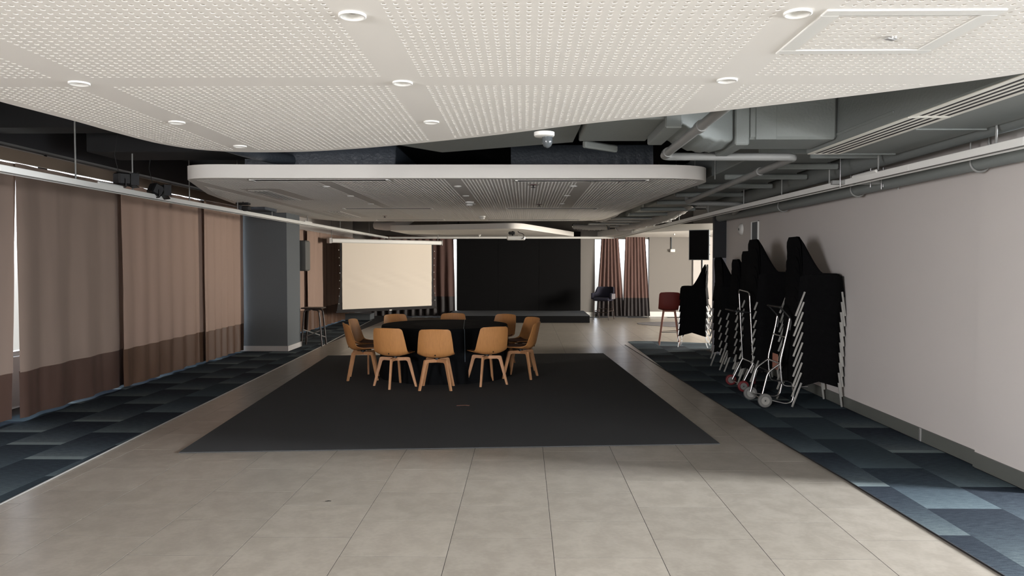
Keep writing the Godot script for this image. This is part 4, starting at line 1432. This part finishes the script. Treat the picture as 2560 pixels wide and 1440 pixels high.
	b.prism(PackedVector2Array([Vector2(-0.215, 0.17), Vector2(0.215, 0.17), Vector2(0.17, -0.19), Vector2(-0.17, -0.19)]), -0.325, 0.325, Transform3D(Basis(Vector3(1, 0, 0), Vector3(0, 0, 1), Vector3(0, -1, 0)), Vector3.ZERO))
	part("cabinet", b, M.slate, t)
	b = MB.new()
	b.box(Vector3(0, 0, 0.178), Vector3(0.40, 0.62, 0.016), 0.006)
	part("grille", b, M.cover, t)
	b = MB.new()
	for yy in [-0.2, 0.0, 0.2]: b.box(Vector3(0.2, yy, 0.0), Vector3(0.012, 0.018, 0.018), 0.003)
	part("rigging_point", b, M.cable, t)
	t = thing("speaker_stand", "black tripod stand under the loudspeaker by the right wall end", "stand", Vector3(3.87, 0, -16.6))
	b = MB.new()
	b.tube(p3([0, 0.3, 0, 0, 1.715, 0]), 0.02, 12)
	part("pole", b, M.black_plastic, t)
	for k in 3:
		b = MB.new()
		var d := Vector3(sin(TAU * k / 3 + 0.6), 0, cos(TAU * k / 3 + 0.6))
		b.tube(PackedVector3Array([Vector3(0, 0.62, 0), d * 0.45 + Vector3(0, 0.015, 0)]), 0.013, 8)
		part("leg", b, M.black_plastic, t)
	# power box on the beige wall
	t = thing("wall_box", "small white box at the end of a conduit on the far beige wall", "electrical box", Vector3(4.55, 2.04, -23.5))
	b = MB.new()
	b.box(Vector3(0.01, 0, 0.055), Vector3(0.14, 0.09, 0.11), 0.01)
	part("box", b, M.trim_white, t)
	b = MB.new()
	b.tube(p3([-0.02, 0.04, 0.025, -0.02, 0.42, 0.025]), 0.016, 10)
	part("conduit", b, M.slate, t)
	# alarm sounder and framed notice on the right wall
	t = thing("alarm_sounder", "round white alarm sounder high on the right wall", "alarm", Vector3(3.65, 2.21, -12.82))
	b = MB.new()
	var xf := Transform3D(Basis(Vector3(0, 0, 1), PI / 2), Vector3.ZERO)
	b.lathe(PackedVector2Array([Vector2(0.0, 0.05), Vector2(0.06, 0.048), Vector2(0.09, 0.03), Vector2(0.098, 0.0)]), 24, xf, false)
	part("body", b, M.plastic_white, t)
	b = MB.new()
	b.lathe(PackedVector2Array([Vector2(0.0, 0.062), Vector2(0.018, 0.058), Vector2(0.022, 0.045)]), 14, xf)
	part("strobe", b, M.lens, t)
	t = thing("framed_notice", "dark framed notice with a pale frame on the right wall behind the stacked chairs", "frame", Vector3(3.65, 2.11, -12.06))
	b = MB.new()
	for q in [[0.19, 0.0, 0.02, 0.36], [-0.19, 0.0, 0.02, 0.36]]:
		b.box(Vector3(-0.012, q[0], 0), Vector3(0.024, q[2], 0.36), 0.004)
	for zz in [-0.17, 0.17]: b.box(Vector3(-0.012, 0, zz), Vector3(0.024, 0.40, 0.02), 0.004)
	part("frame", b, M.trim_white, t)
	b = MB.new()
	b.box(Vector3(-0.006, 0, 0), Vector3(0.010, 0.38, 0.34))
	part("sheet", b, M.slate, t)

# ------------------------------------------------------------------ table and shell chairs
func rrow(zc: float, yc: float, w: float, lift: float, fwd: float, n := 14) -> PackedVector3Array:
	var r := PackedVector3Array()
	for j in n + 1:
		var s := 2.0 * j / n - 1.0
		var k := pow(absf(s), 2.6)
		r.append(Vector3(s * w, yc + lift * k, zc + fwd * k))
	return r

func shell_chair(label: String) -> Node3D:
	var t := thing("shell_chair", label, "chair", Vector3.ZERO, 0, "tan shell chairs round the black table")
	# front edge to top of back; seat faces +z
	var prof := [
		[0.222, 0.428, 0.150, 0.0, -0.02], [0.216, 0.440, 0.185, 0.004, -0.02], [0.195, 0.447, 0.207, 0.010, -0.012], [0.15, 0.449, 0.220, 0.016, 0.0], [0.06, 0.440, 0.228, 0.026, 0.0], [-0.04, 0.432, 0.230, 0.036, 0.0], [-0.11, 0.431, 0.230, 0.048, 0.012],
		[-0.155, 0.441, 0.229, 0.052, 0.030], [-0.185, 0.463, 0.227, 0.044, 0.050], [-0.203, 0.498, 0.224, 0.026, 0.062], [-0.217, 0.55, 0.221, 0.010, 0.062], [-0.232, 0.62, 0.216, 0.004, 0.056], [-0.247, 0.69, 0.208, 0.0, 0.050], [-0.260, 0.75, 0.199, 0.0, 0.046], [-0.266, 0.777, 0.192, -0.003, 0.044], [-0.270, 0.793, 0.180, -0.008, 0.040], [-0.2725, 0.801, 0.160, -0.010, 0.034]]
	var rows := []
	for q in prof: rows.append(rrow(q[0], q[1], q[2], q[3], q[4]))
	var b := MB.new()
	b.slab(rows, 0.011)
	part("shell", b, M.shell, t)
	# seat pad lies in the shell
	var pr := []
	for i in range(2, 8):
		var q: Array = prof[i]
		pr.append(rrow(q[0] + (0.0 if i < 7 else 0.004), q[1] + 0.012, q[2] * 0.84, q[3] * 0.62, q[4] * 0.6, 10))
	b = MB.new()
	b.slab(pr, 0.008)
	part("seat_pad", b, M.pad, t, "brown seat pad")
	# swivel and the four legs
	b = MB.new()
	b.tube(p3([0, 0.385, 0, 0, 0.42, 0]), 0.035, 14)
	b.box(Vector3(0, 0.422, 0), Vector3(0.2, 0.008, 0.2), 0.003)
	part("swivel", b, M.black_plastic, t)
	b = MB.new()
	b.lathe(PackedVector2Array([Vector2(0.009, -0.004), Vector2(0.009, 0.003), Vector2(0.0, 0.004)]), 10, Transform3D(Basis(Vector3.RIGHT, -PI / 2 - 0.4), Vector3(0, 0.462, -0.205)))
	part("screw", b, M.screw, t)
	return t

func add_legs(t: Node3D, turn: float) -> void:
	for k in 4:
		var a := turn + PI / 2 * k
		var bs := Basis(Vector3.UP, a)
		var b := MB.new()
		# beam out from the centre, bending down into a tapered leg (side view in XY)
		var pl := PackedVector2Array([Vector2(0.0, 0.383), Vector2(0.175, 0.388), Vector2(0.196, 0.384), Vector2(0.205, 0.372), Vector2(0.296, 0.0), Vector2(0.270, 0.0), Vector2(0.176, 0.315), Vector2(0.166, 0.337), Vector2(0.145, 0.346), Vector2(0.0, 0.338)])
		b.prism(pl, -0.013, 0.013, Transform3D(bs, Vector3(0, 0.0105, 0)))
		part("leg", b, M.legwood, t)

func build_table_and_chairs() -> void:
	var c := Vector3(-1.154, 0.009, -11.07)
	var t := thing("round_table", "round table hidden under a floor length black cloth", "table", c)
	var b := MB.new()
	b.lathe(PackedVector2Array([Vector2(0, 0.70), Vector2(0.88, 0.70), Vector2(0.90, 0.71), Vector2(0.90, 0.735), Vector2(0, 0.738)]), 40)
	part("tabletop", b, M.dark_wood, t)
	for k in 4:
		b = MB.new()
		var a := PI / 4 + PI / 2 * k
		b.tube(PackedVector3Array([Vector3(cos(a) * 0.6, 0.70, sin(a) * 0.6), Vector3(cos(a) * 0.62, 0.0, sin(a) * 0.62)]), 0.02, 8)
		part("leg", b, M.black_plastic, t)
	var cl := thing("tablecloth", "black floor length cloth covering the round table", "tablecloth", c)
	var rows := []
	var n := 120
	for q in [[0.0, 0.746], [0.5, 0.746], [0.88, 0.746], [0.907, 0.742], [0.915, 0.728], [0.918, 0.68], [0.925, 0.5], [0.93, 0.3], [0.938, 0.12], [0.945, 0.004]]:
		var row := PackedVector3Array()
		for j in n:
			var a := TAU * j / n
			var w: float = 0.012 * sin(a * 17.0 + sin(a * 3.0) * 2.0) * clampf((0.72 - q[1]) / 0.7, 0.0, 1.0)
			row.append(Vector3(cos(a) * (q[0] + w), q[1], sin(a) * (q[0] + w)))
		rows.append(row)
	b = MB.new()
	b.grid(rows, false, true)
	part("cloth", b, M.black_cloth, cl)
	b = MB.new()
	var d := Vector3(0.36, 0, 0.87).normalized()
	b.tube(PackedVector3Array([Vector3(0.22, 0.7475, -0.885), Vector3(d.x * 0.88, 0.7475, d.z * 0.88), Vector3(d.x * 0.918, 0.735, d.z * 0.918), Vector3(d.x * 0.934, 0.5, d.z * 0.934), Vector3(d.x * 0.94, 0.30, d.z * 0.94)]), 0.0035, 6)
	part("fold_crease", b, M.crease, cl, "fold crease running over the cloth, its caught light painted pale")
	var spots := [
		[-1.13, -9.79, 0.78, 0.0, "tan shell chair in front of the black table, middle and nearest the camera"],
		[-1.70, -9.96, 0.15, 0.22, "tan shell chair in front of the black table, left of the nearest one"],
		[-0.50, -10.18, 0.85, -0.15, "tan shell chair in front of the black table, right of the nearest one"],
		[-2.26, -10.62, 0.55, 0.0, "tan shell chair left of the table, edge on, the nearer of two"],
		[-0.05, -10.78, 0.75, 0.05, "tan shell chair right of the table, edge on, the nearer of two"],
		[-2.33, -11.30, 0.3, 0.1, "tan shell chair behind the edge on chair at the left side of the table"],
		[-0.06, -11.62, 0.35, 0.12, "tan shell chair with brown pad showing, behind the edge on chair right of the table"],
		[-1.98, -12.22, 0.6, 0.0, "tan shell chair behind the table, leftmost of three peeping over it"],
		[-1.18, -12.44, 0.1, 0.0, "tan shell chair behind the table, middle of three peeping over it"],
		[-0.42, -12.26, 0.9, 0.0, "tan shell chair behind the table, rightmost of three peeping over it"]]
	var proto := shell_chair(spots[0][4])
	proto.set_meta("root", "shell_chair")
	var all: Array[Node3D] = [proto]
	for k in range(1, spots.size()):
		all.append(copy(proto, spots[k][4], Vector3.ZERO, 0.0))
	for k in spots.size():
		var s: Array = spots[k]
		var to: Vector3 = c - Vector3(s[0], 0, s[1])
		all[k].position = Vector3(s[0], 0.0085, s[1])
		all[k].rotation.y = atan2(to.x, to.z) + s[3]
		add_legs(all[k], s[2])

# ------------------------------------------------------------------ stacked banquet chairs
# chair seen from the side: front = +x, width along z, origin on the floor under the seat
func cover_mesh(fin: bool) -> MB:
	var b := MB.new()
	# skirt: a flared sleeve from the seat edge down
	var rows := []
	for q in [[0.215, 0.0], [0.30, 0.35], [0.40, 0.75], [0.455, 1.0]]:
		var k: float = 1.0 - q[1]
		var hx := 0.235 + 0.022 * k; var hz := 0.222 + 0.022 * k
		var row := PackedVector3Array()
		for p in [[-1, -1], [-0.5, -1], [0, -1], [0.5, -1], [1, -1], [1, -0.4], [1, 0.4], [1, 1], [0.5, 1], [0, 1], [-0.5, 1], [-1, 1], [-1, 0.4], [-1, -0.4]]:
			var edge: float = absf(p[0]) * absf(p[1])
			row.append(Vector3(p[0] * hx - 0.0, q[0] + (0.075 * (1.0 - edge) * k if q[1] < 0.9 else 0.0), p[1] * hz))
		rows.append(row)
	b.grid(rows, true, true)
	# seat with soft rounded edges
	rows = []
	for q in [[0.236, 0.223, 0.450], [0.238, 0.225, 0.462], [0.232, 0.219, 0.476], [0.215, 0.20, 0.484], [0.12, 0.11, 0.487], [0.001, 0.001, 0.488]]:
		var row := PackedVector3Array()
		for k in 24:
			var a := TAU * k / 24.0
			var d := Vector2(cos(a), sin(a))
			var s := pow(pow(absf(d.x), 6.0) + pow(absf(d.y), 6.0), -1.0 / 6.0)
			row.append(Vector3(d.x * s * q[0], q[2], -d.y * s * q[1]))
		rows.append(row)
	b.grid(rows, false, true)
	# back, a thin padded board with a rounded top
	rows = []
	for i in 9:
		var s := i / 8.0
		var y := lerpf(0.46, 0.905, s)
		var x := -0.215 - 0.035 * s
		var hw := 0.215 * (1.0 if s < 0.75 else sqrt(maxf(1.0 - pow((s - 0.75) / 0.27, 2.0) * 0.75, 0.0)))
		var row := PackedVector3Array()
		for j in 9:
			row.append(Vector3(x - 0.004 * cos(PI * (j / 8.0 - 0.5)), y, lerpf(-hw, hw, j / 8.0)))
		rows.append(row)
	b.slab(rows, 0.005)
	if fin:
		# loose hood stretched from the top of the back to the seat
		rows = []
		for i in 9:
			var s := i / 8.0
			var x := lerpf(-0.205, 0.02, pow(s, 0.9))
			var y := 0.49 + 0.425 * pow(1.0 - s, 1.35)
			if i == 0: y = 0.905
			var hw := lerpf(0.15, 0.215, s)
			var row := PackedVector3Array()
			row.append(Vector3(x, 0.47, -0.216))
			row.append(Vector3(x, lerpf(0.47, y, 0.6), -lerpf(0.215, hw, 0.5)))
			row.append(Vector3(x, lerpf(0.47, y, 0.92), -hw))
			row.append(Vector3(x, y, -hw * 0.6))
			row.append(Vector3(x, y + 0.006, 0))
			row.append(Vector3(x, y, hw * 0.6))
			row.append(Vector3(x, lerpf(0.47, y, 0.92), hw))
			row.append(Vector3(x, lerpf(0.47, y, 0.6), lerpf(0.215, hw, 0.5)))
			row.append(Vector3(x, 0.47, 0.216))
			rows.append(row)
		b.grid(rows)
		var f := PackedVector3Array(rows[0])
		for k in range(1, f.size() - 1):
			b.tri(f[0], f[k + 1], f[k]) 
	return b

func banquet_chair(fin: bool, bare := 0.275) -> Node3D:
	var t := thing("banquet_chair", "", "chair")
	part("spandex_cover", cover_mesh(fin), M.cover, t)
	for sx in [-1.0, 1.0]:
		for sz in [-1.0, 1.0]:
			var b := MB.new()
			var foot := Vector3(-0.300 if sx < 0 else 0.262, 0.0, 0.252 * sz)
			var top := Vector3(-0.198 if sx < 0 else 0.222, 0.275, 0.252 * sz)
			top = foot.lerp(top, bare / 0.275)
			var d := (top - foot).normalized()
			var bs := Basis(d.cross(Vector3(0, 0, 1)).normalized(), d, Vector3(0, 0, 1))
			b.box((foot + top) / 2.0 + Vector3(0, 0.004, 0), Vector3(0.021, (top - foot).length(), 0.014), 0.003, bs)
			part("leg", b, M.silver, t, "bare silver leg end")
	return t

func build_stacks() -> void:
	var plain := banquet_chair(false)
	var hooded := banquet_chair(true)
	var half := banquet_chair(false, 0.10)
	var half_hooded := banquet_chair(true, 0.10)
	half.set_meta("root", "banquet_chair"); half_hooded.set_meta("root", "banquet_chair")
	plain.set_meta("root", "banquet_chair"); hooded.set_meta("root", "banquet_chair")
	var ord := ["bottom", "second from the bottom", "third from the bottom", "fourth from the bottom", "fifth from the bottom", "sixth from the bottom", "seventh from the bottom", "eighth from the bottom", "ninth from the bottom", "tenth from the bottom"]
	# x, z, turn, count, step, lean, words
	var stacks := [
		[3.33, -8.87, 0.0, 10, 0.1145, 0.0035, "the stack nearest the camera"],
		[3.17, -9.95, 0.02, 10, 0.115, 0.006, "the second stack from the camera"],
		[3.28, -10.62, 0.0, 9, 0.112, 0.006, "the third stack from the camera"],
		[3.30, -11.16, 0.0, 8, 0.112, 0.004, "the fourth stack from the camera"],
		[3.28, -11.85, 0.03, 8, 0.117, -0.004, "the stack beside the column"],
		[3.33, -14.98, PI - 0.33, 7, 0.118, -0.003, "the left facing stack beyond the wall"]]
	for si in stacks.size():
		var s: Array = stacks[si]
		for k in s[3]:
			var top: bool = k == s[3] - 1
			var src: Node3D = hooded if top else plain
			if si > 0 and (k > 1 or si == 5): src = half_hooded if top else half
			var words: String = "topmost with raised hood," if top else str(ord[k])
			var lab := "black covered chair, %s of %s" % [words, s[6]]
			var o: Node3D
			if si == 0 and k == 0: o = plain
			elif si == 0 and top: o = hooded
			elif si == 1 and k == 2: o = half
			elif si == 1 and top: o = half_hooded
			else: o = copy(src, lab, Vector3.ZERO, 0.0)
			var dx: float = s[5] * k * (1.0 if s[2] < 1.5 else -1.0)
			o.position = Vector3(s[0] + dx + rng.randf_range(-0.004, 0.004), 0.0075 + s[4] * k, s[1] + rng.randf_range(-0.004, 0.004))
			o.rotation.y = s[2] + rng.randf_range(-0.015, 0.015)
			tag(o, lab, "chair", "black covered banquet chairs in stacks by the right wall")

# ------------------------------------------------------------------ chair trolleys
func wheel(parent: Node3D, at: Vector3, r: float, tyre: Material, hub: Material) -> void:
	var xf := Transform3D(Basis(Vector3.RIGHT, PI / 2), at)
	var b := MB.new()
	b.lathe(PackedVector2Array([Vector2(r * 0.62, -0.018), Vector2(r * 0.9, -0.02), Vector2(r, -0.012), Vector2(r, 0.012), Vector2(r * 0.9, 0.02), Vector2(r * 0.62, 0.018)]), 28, xf, false)
	var wh := part("wheel", b, tyre, parent)
	b = MB.new()
	b.lathe(PackedVector2Array([Vector2(0, -0.016), Vector2(r * 0.2, -0.016), Vector2(r * 0.25, -0.010), Vector2(r * 0.55, -0.010), Vector2(r * 0.63, -0.017)]), 24, xf)
	b.lathe(PackedVector2Array([Vector2(r * 0.63, 0.017), Vector2(r * 0.55, 0.010), Vector2(r * 0.25, 0.010), Vector2(r * 0.2, 0.016), Vector2(0, 0.016)]), 24, xf)
	part("hub", b, hub, wh)

func build_trolleys() -> void:
	var t := thing("chair_trolley", "chrome chair trolley with grey wheels in front of the nearest stack", "trolley")
	var zn := -8.60; var zf := -9.10
	wheel(t, Vector3(2.727, 0.086, zn), 0.079, M.tyre, M.hub)
	wheel(t, Vector3(2.71, 0.086, zf), 0.079, M.tyre, M.hub)
	var b := MB.new()
	b.tube(p3([2.727, 0.086, zn + 0.02, 2.71, 0.086, zf - 0.02]), 0.009, 8)
	part("axle", b, M.chrome, t)
	for k in 2:
		var z := zn - 0.04 if k == 0 else zf + 0.04
		b = MB.new()
		# main upright with the fork prong under the stack
		b.tube(fillet(p3([3.22, 0.235, z, 2.93, 0.245, z, 2.905, 0.52, z, 2.99, 0.90, z, 3.01, 1.02, z]), 0.06), 0.0105, 10)
		part("upright", b, M.chrome, t)
		b = MB.new()
		b.tube(fillet(p3([3.01, 0.88, z, 3.03, 1.00, z, 2.90, 1.14, z]), 0.05), 0.012, 10)
		part("handle_tube", b, M.black_plastic, t, "dark upper handle tube")
		b = MB.new()
		b.tube(fillet(p3([2.905, 0.50, z, 2.77, 0.40, z, 2.70, 0.11, z]), 0.05), 0.0105, 10)
		part("strut", b, M.chrome, t)
	b = MB.new()
	b.tube(fillet(p3([2.78, 0.086, zn - 0.04, 2.98, 0.04, zn - 0.04, 3.05, 0.07, zn - 0.04, 3.075, 0.235, zn - 0.04]), 0.05), 0.010, 10)
	b.tube(fillet(p3([2.78, 0.086, zf + 0.04, 2.98, 0.05, zf + 0.04, 3.05, 0.08, zf + 0.04, 3.075, 0.235, zf + 0.04]), 0.05), 0.010, 10)
	part("foot_loop", b, M.chrome, t)
	b = MB.new()
	b.tube(p3([2.905, 0.5, zn - 0.04, 2.905, 0.5, zf + 0.04]), 0.011, 8)
	b.tube(p3([2.965, 0.80, zn - 0.04, 2.965, 0.80, zf + 0.04]), 0.009, 8)
	part("cross_bar", b, M.chrome, t)
	b = MB.new()
	b.tube(p3([2.90, 1.14, zn - 0.03, 2.90, 1.14, zf + 0.03]), 0.014, 10)
	part("handle", b, M.black_plastic, t)
	b = MB.new()
	b.box(Vector3(2.92, 0.50, -8.85), Vector3(0.008, 0.18, 0.18), 0.003)
	part("stop_plate", b, M.pinkwood, t, "pinkish stop plate")

	t = thing("chair_trolley", "taller chrome chair trolley with red rimmed wheels behind the first trolley", "trolley")
	zn = -9.66; zf = -10.20
	wheel(t, Vector3(2.788, 0.078, zn), 0.071, M.red, M.tyre)
	wheel(t, Vector3(2.776, 0.078, zf), 0.071, M.red, M.tyre)
	b = MB.new()
	b.tube(p3([2.788, 0.078, zn + 0.02, 2.776, 0.078, zf - 0.02]), 0.009, 8)
	part("axle", b, M.chrome, t)
	b = MB.new()
	b.tube(fillet(p3([2.92, 0.36, zn - 0.04, 2.865, 1.27, zn - 0.04, 2.862, 1.29, zf + 0.04, 2.92, 0.36, zf + 0.04]), 0.06), 0.0105, 10)
	part("frame_hoop", b, M.chrome, t)
	for z in [zn - 0.04, zf + 0.04]:
		b = MB.new()
		b.tube(p3([2.92, 0.37, z, 2.785, 0.09, z]), 0.0105, 10)
		part("leg_tube", b, M.chrome, t)
		b = MB.new()
		b.tube(p3([2.92, 0.36, z, 3.10, 0.27, z]), 0.011, 10)
		part("prong", b, M.chrome, t)
	b = MB.new()
	b.tube(p3([2.92, 0.37, zn - 0.04, 2.92, 0.37, zf + 0.04]), 0.011, 8)
	part("cross_bar", b, M.chrome, t)
	b = MB.new()
	b.tube(fillet(p3([2.885, 1.01, zn - 0.04, 2.68, 1.03, zn - 0.04, 2.68, 1.03, zf + 0.04, 2.885, 1.01, zf + 0.04]), 0.05), 0.011, 10)
	part("handle", b, M.black_plastic, t)
	t = thing("red_pole", "dark red upright bar standing behind the taller trolley", "bar", Vector3(2.99, 0.0075, -9.86))
	b = MB.new()
	b.box(Vector3(0, 0.52, 0), Vector3(0.035, 0.90, 0.02), 0.006)
	part("bar", b, M.maroon, t)
	b = MB.new()
	b.box(Vector3(0, 0.035, 0), Vector3(0.05, 0.07, 0.05), 0.008)
	part("foot", b, M.black_plastic, t)

# ------------------------------------------------------------------ stools
func build_small() -> void:
	var t := thing("bar_stool", "dark wooden backless stool beside the grey pillar", "stool", Vector3(-4.19, 0.0035, -15.05))
	var b := MB.new()
	b.box(Vector3(0, 0.752, 0), Vector3(0.42, 0.028, 0.36), 0.012)
	part("seat", b, M.dark_wood, t)
	for sx in [-1.0, 1.0]:
		for sz in [-1.0, 1.0]:
			b = MB.new()
			b.tube(fillet(p3([0.02 * sx, 0.725, 0.13 * sz, 0.145 * sx, 0.715, 0.14 * sz, 0.205 * sx, 0.0, 0.16 * sz]), 0.07, 7), 0.0165, 10)
			part("leg", b, M.dark_wood, t)
	b = MB.new()
	b.tube(p3([-0.17, 0.33, 0.14, 0.19, 0.16, -0.14]), 0.011, 8)
	b.tube(p3([-0.18, 0.17, -0.14, 0.17, 0.31, 0.14]), 0.011, 8)
	part("cross_brace", b, M.alu, t)
	# navy armchair stool
	t = thing("bar_armchair", "navy upholstered bar stool with arms beside the stage", "stool", Vector3(2.33, 0, -22.3), -0.45)
	b = MB.new()
	b.box(Vector3(0, 0.60, 0.0), Vector3(0.50, 0.10, 0.48), 0.035)
	part("seat", b, M.navy, t)
	var rows := []
	for i in 8:
		var s := i / 7.0
		var row := PackedVector3Array()
		for j in 21:
			var a := lerpf(-1.0, 1.0, j / 20.0)
			var y := 0.60 + s * (0.36 if absf(a) < 0.5 else lerpf(0.36, 0.18, smoothstep(0.5, 0.72, absf(a))))
			var ang := a * PI * 0.62
			var px := sin(ang) * 0.275
			var pz := -cos(ang) * 0.255 - 0.03 * s
			if absf(a) > 0.8: pz = lerpf(-cos(0.8 * PI * 0.62) * 0.255, 0.2, (absf(a) - 0.8) / 0.2)
			if absf(a) > 0.8: px = signf(a) * 0.272
			row.append(Vector3(px, y, pz))
		rows.append(row)
	b = MB.new()
	b.slab(rows, 0.04)
	part("back_and_arms", b, M.navy, t)
	b = MB.new()
	for s in [-1.0, 1.0]:
		b.box(Vector3(0.315 * s, 0.685, 0.02), Vector3(0.012, 0.15, 0.3), 0.004)
	part("side_panel", b, M.grey_fabric, t, "grey outer side")
	for sx in [-1.0, 1.0]:
		for sz in [-1.0, 1.0]:
			b = MB.new()
			b.tube(p3([0.21 * sx, 0.56, 0.20 * sz, 0.235 * sx, 0.0, 0.22 * sz + (0.0 if sz > 0 else -0.05)]), 0.02, 8, true, 0.014)
			part("leg", b, M.dark_wood, t)
	for q in [[-0.225, 0.21, 0.225, 0.21, 0.22], [-0.225, -0.23, 0.225, -0.23, 0.3], [-0.225, 0.21, -0.225, -0.23, 0.26], [0.225, 0.21, 0.225, -0.23, 0.26]]:
		b = MB.new()
		b.tube(p3([q[0], q[4], q[1], q[2], q[4], q[3]]), 0.012, 8)
		part("stretcher", b, M.dark_wood, t)
	# red shell bar stool
	t = thing("bar_stool", "rust red shell bar stool with wooden legs at the edge of the carpet", "stool", Vector3(2.93, 0.0075, -15.36), PI - 0.15)
	rows = []
	for q in [[0.20, 0.70, 0.15, 0.0, 0.0], [0.19, 0.715, 0.18, 0.0, 0.0], [0.08, 0.705, 0.21, 0.02, 0.0], [-0.08, 0.70, 0.215, 0.03, 0.01], [-0.15, 0.715, 0.215, 0.03, 0.03], [-0.18, 0.75, 0.213, 0.02, 0.05], [-0.20, 0.82, 0.21, 0.0, 0.05], [-0.22, 0.93, 0.205, 0.0, 0.045], [-0.235, 1.02, 0.198, 0.0, 0.04], [-0.24, 1.05, 0.185, -0.005, 0.035], [-0.243, 1.065, 0.165, -0.01, 0.03]]:
		rows.append(rrow(q[0], q[1], q[2], q[3], q[4]))
	b = MB.new()
	b.slab(rows, 0.013)
	part("shell", b, M.rust, t)
	for sx in [-1.0, 1.0]:
		for sz in [-1.0, 1.0]:
			b = MB.new()
			b.tube(p3([0.11 * sx, 0.685, 0.11 * sz, 0.20 * sx, 0.0, 0.20 * sz]), 0.018, 10, true, 0.012)
			part("leg", b, M.pinkwood, t)
	b = MB.new()
	b.box(Vector3(0, 0.68, 0), Vector3(0.26, 0.03, 0.26), 0.01)
	part("seat_base", b, M.pinkwood, t)
	b = MB.new()
	b.tube(p3([-0.168, 0.26, -0.168, 0.168, 0.26, -0.168, 0.168, 0.26, 0.168, -0.168, 0.26, 0.168, -0.168, 0.26, -0.168]), 0.008, 8)
	part("footrest", b, M.alu, t)
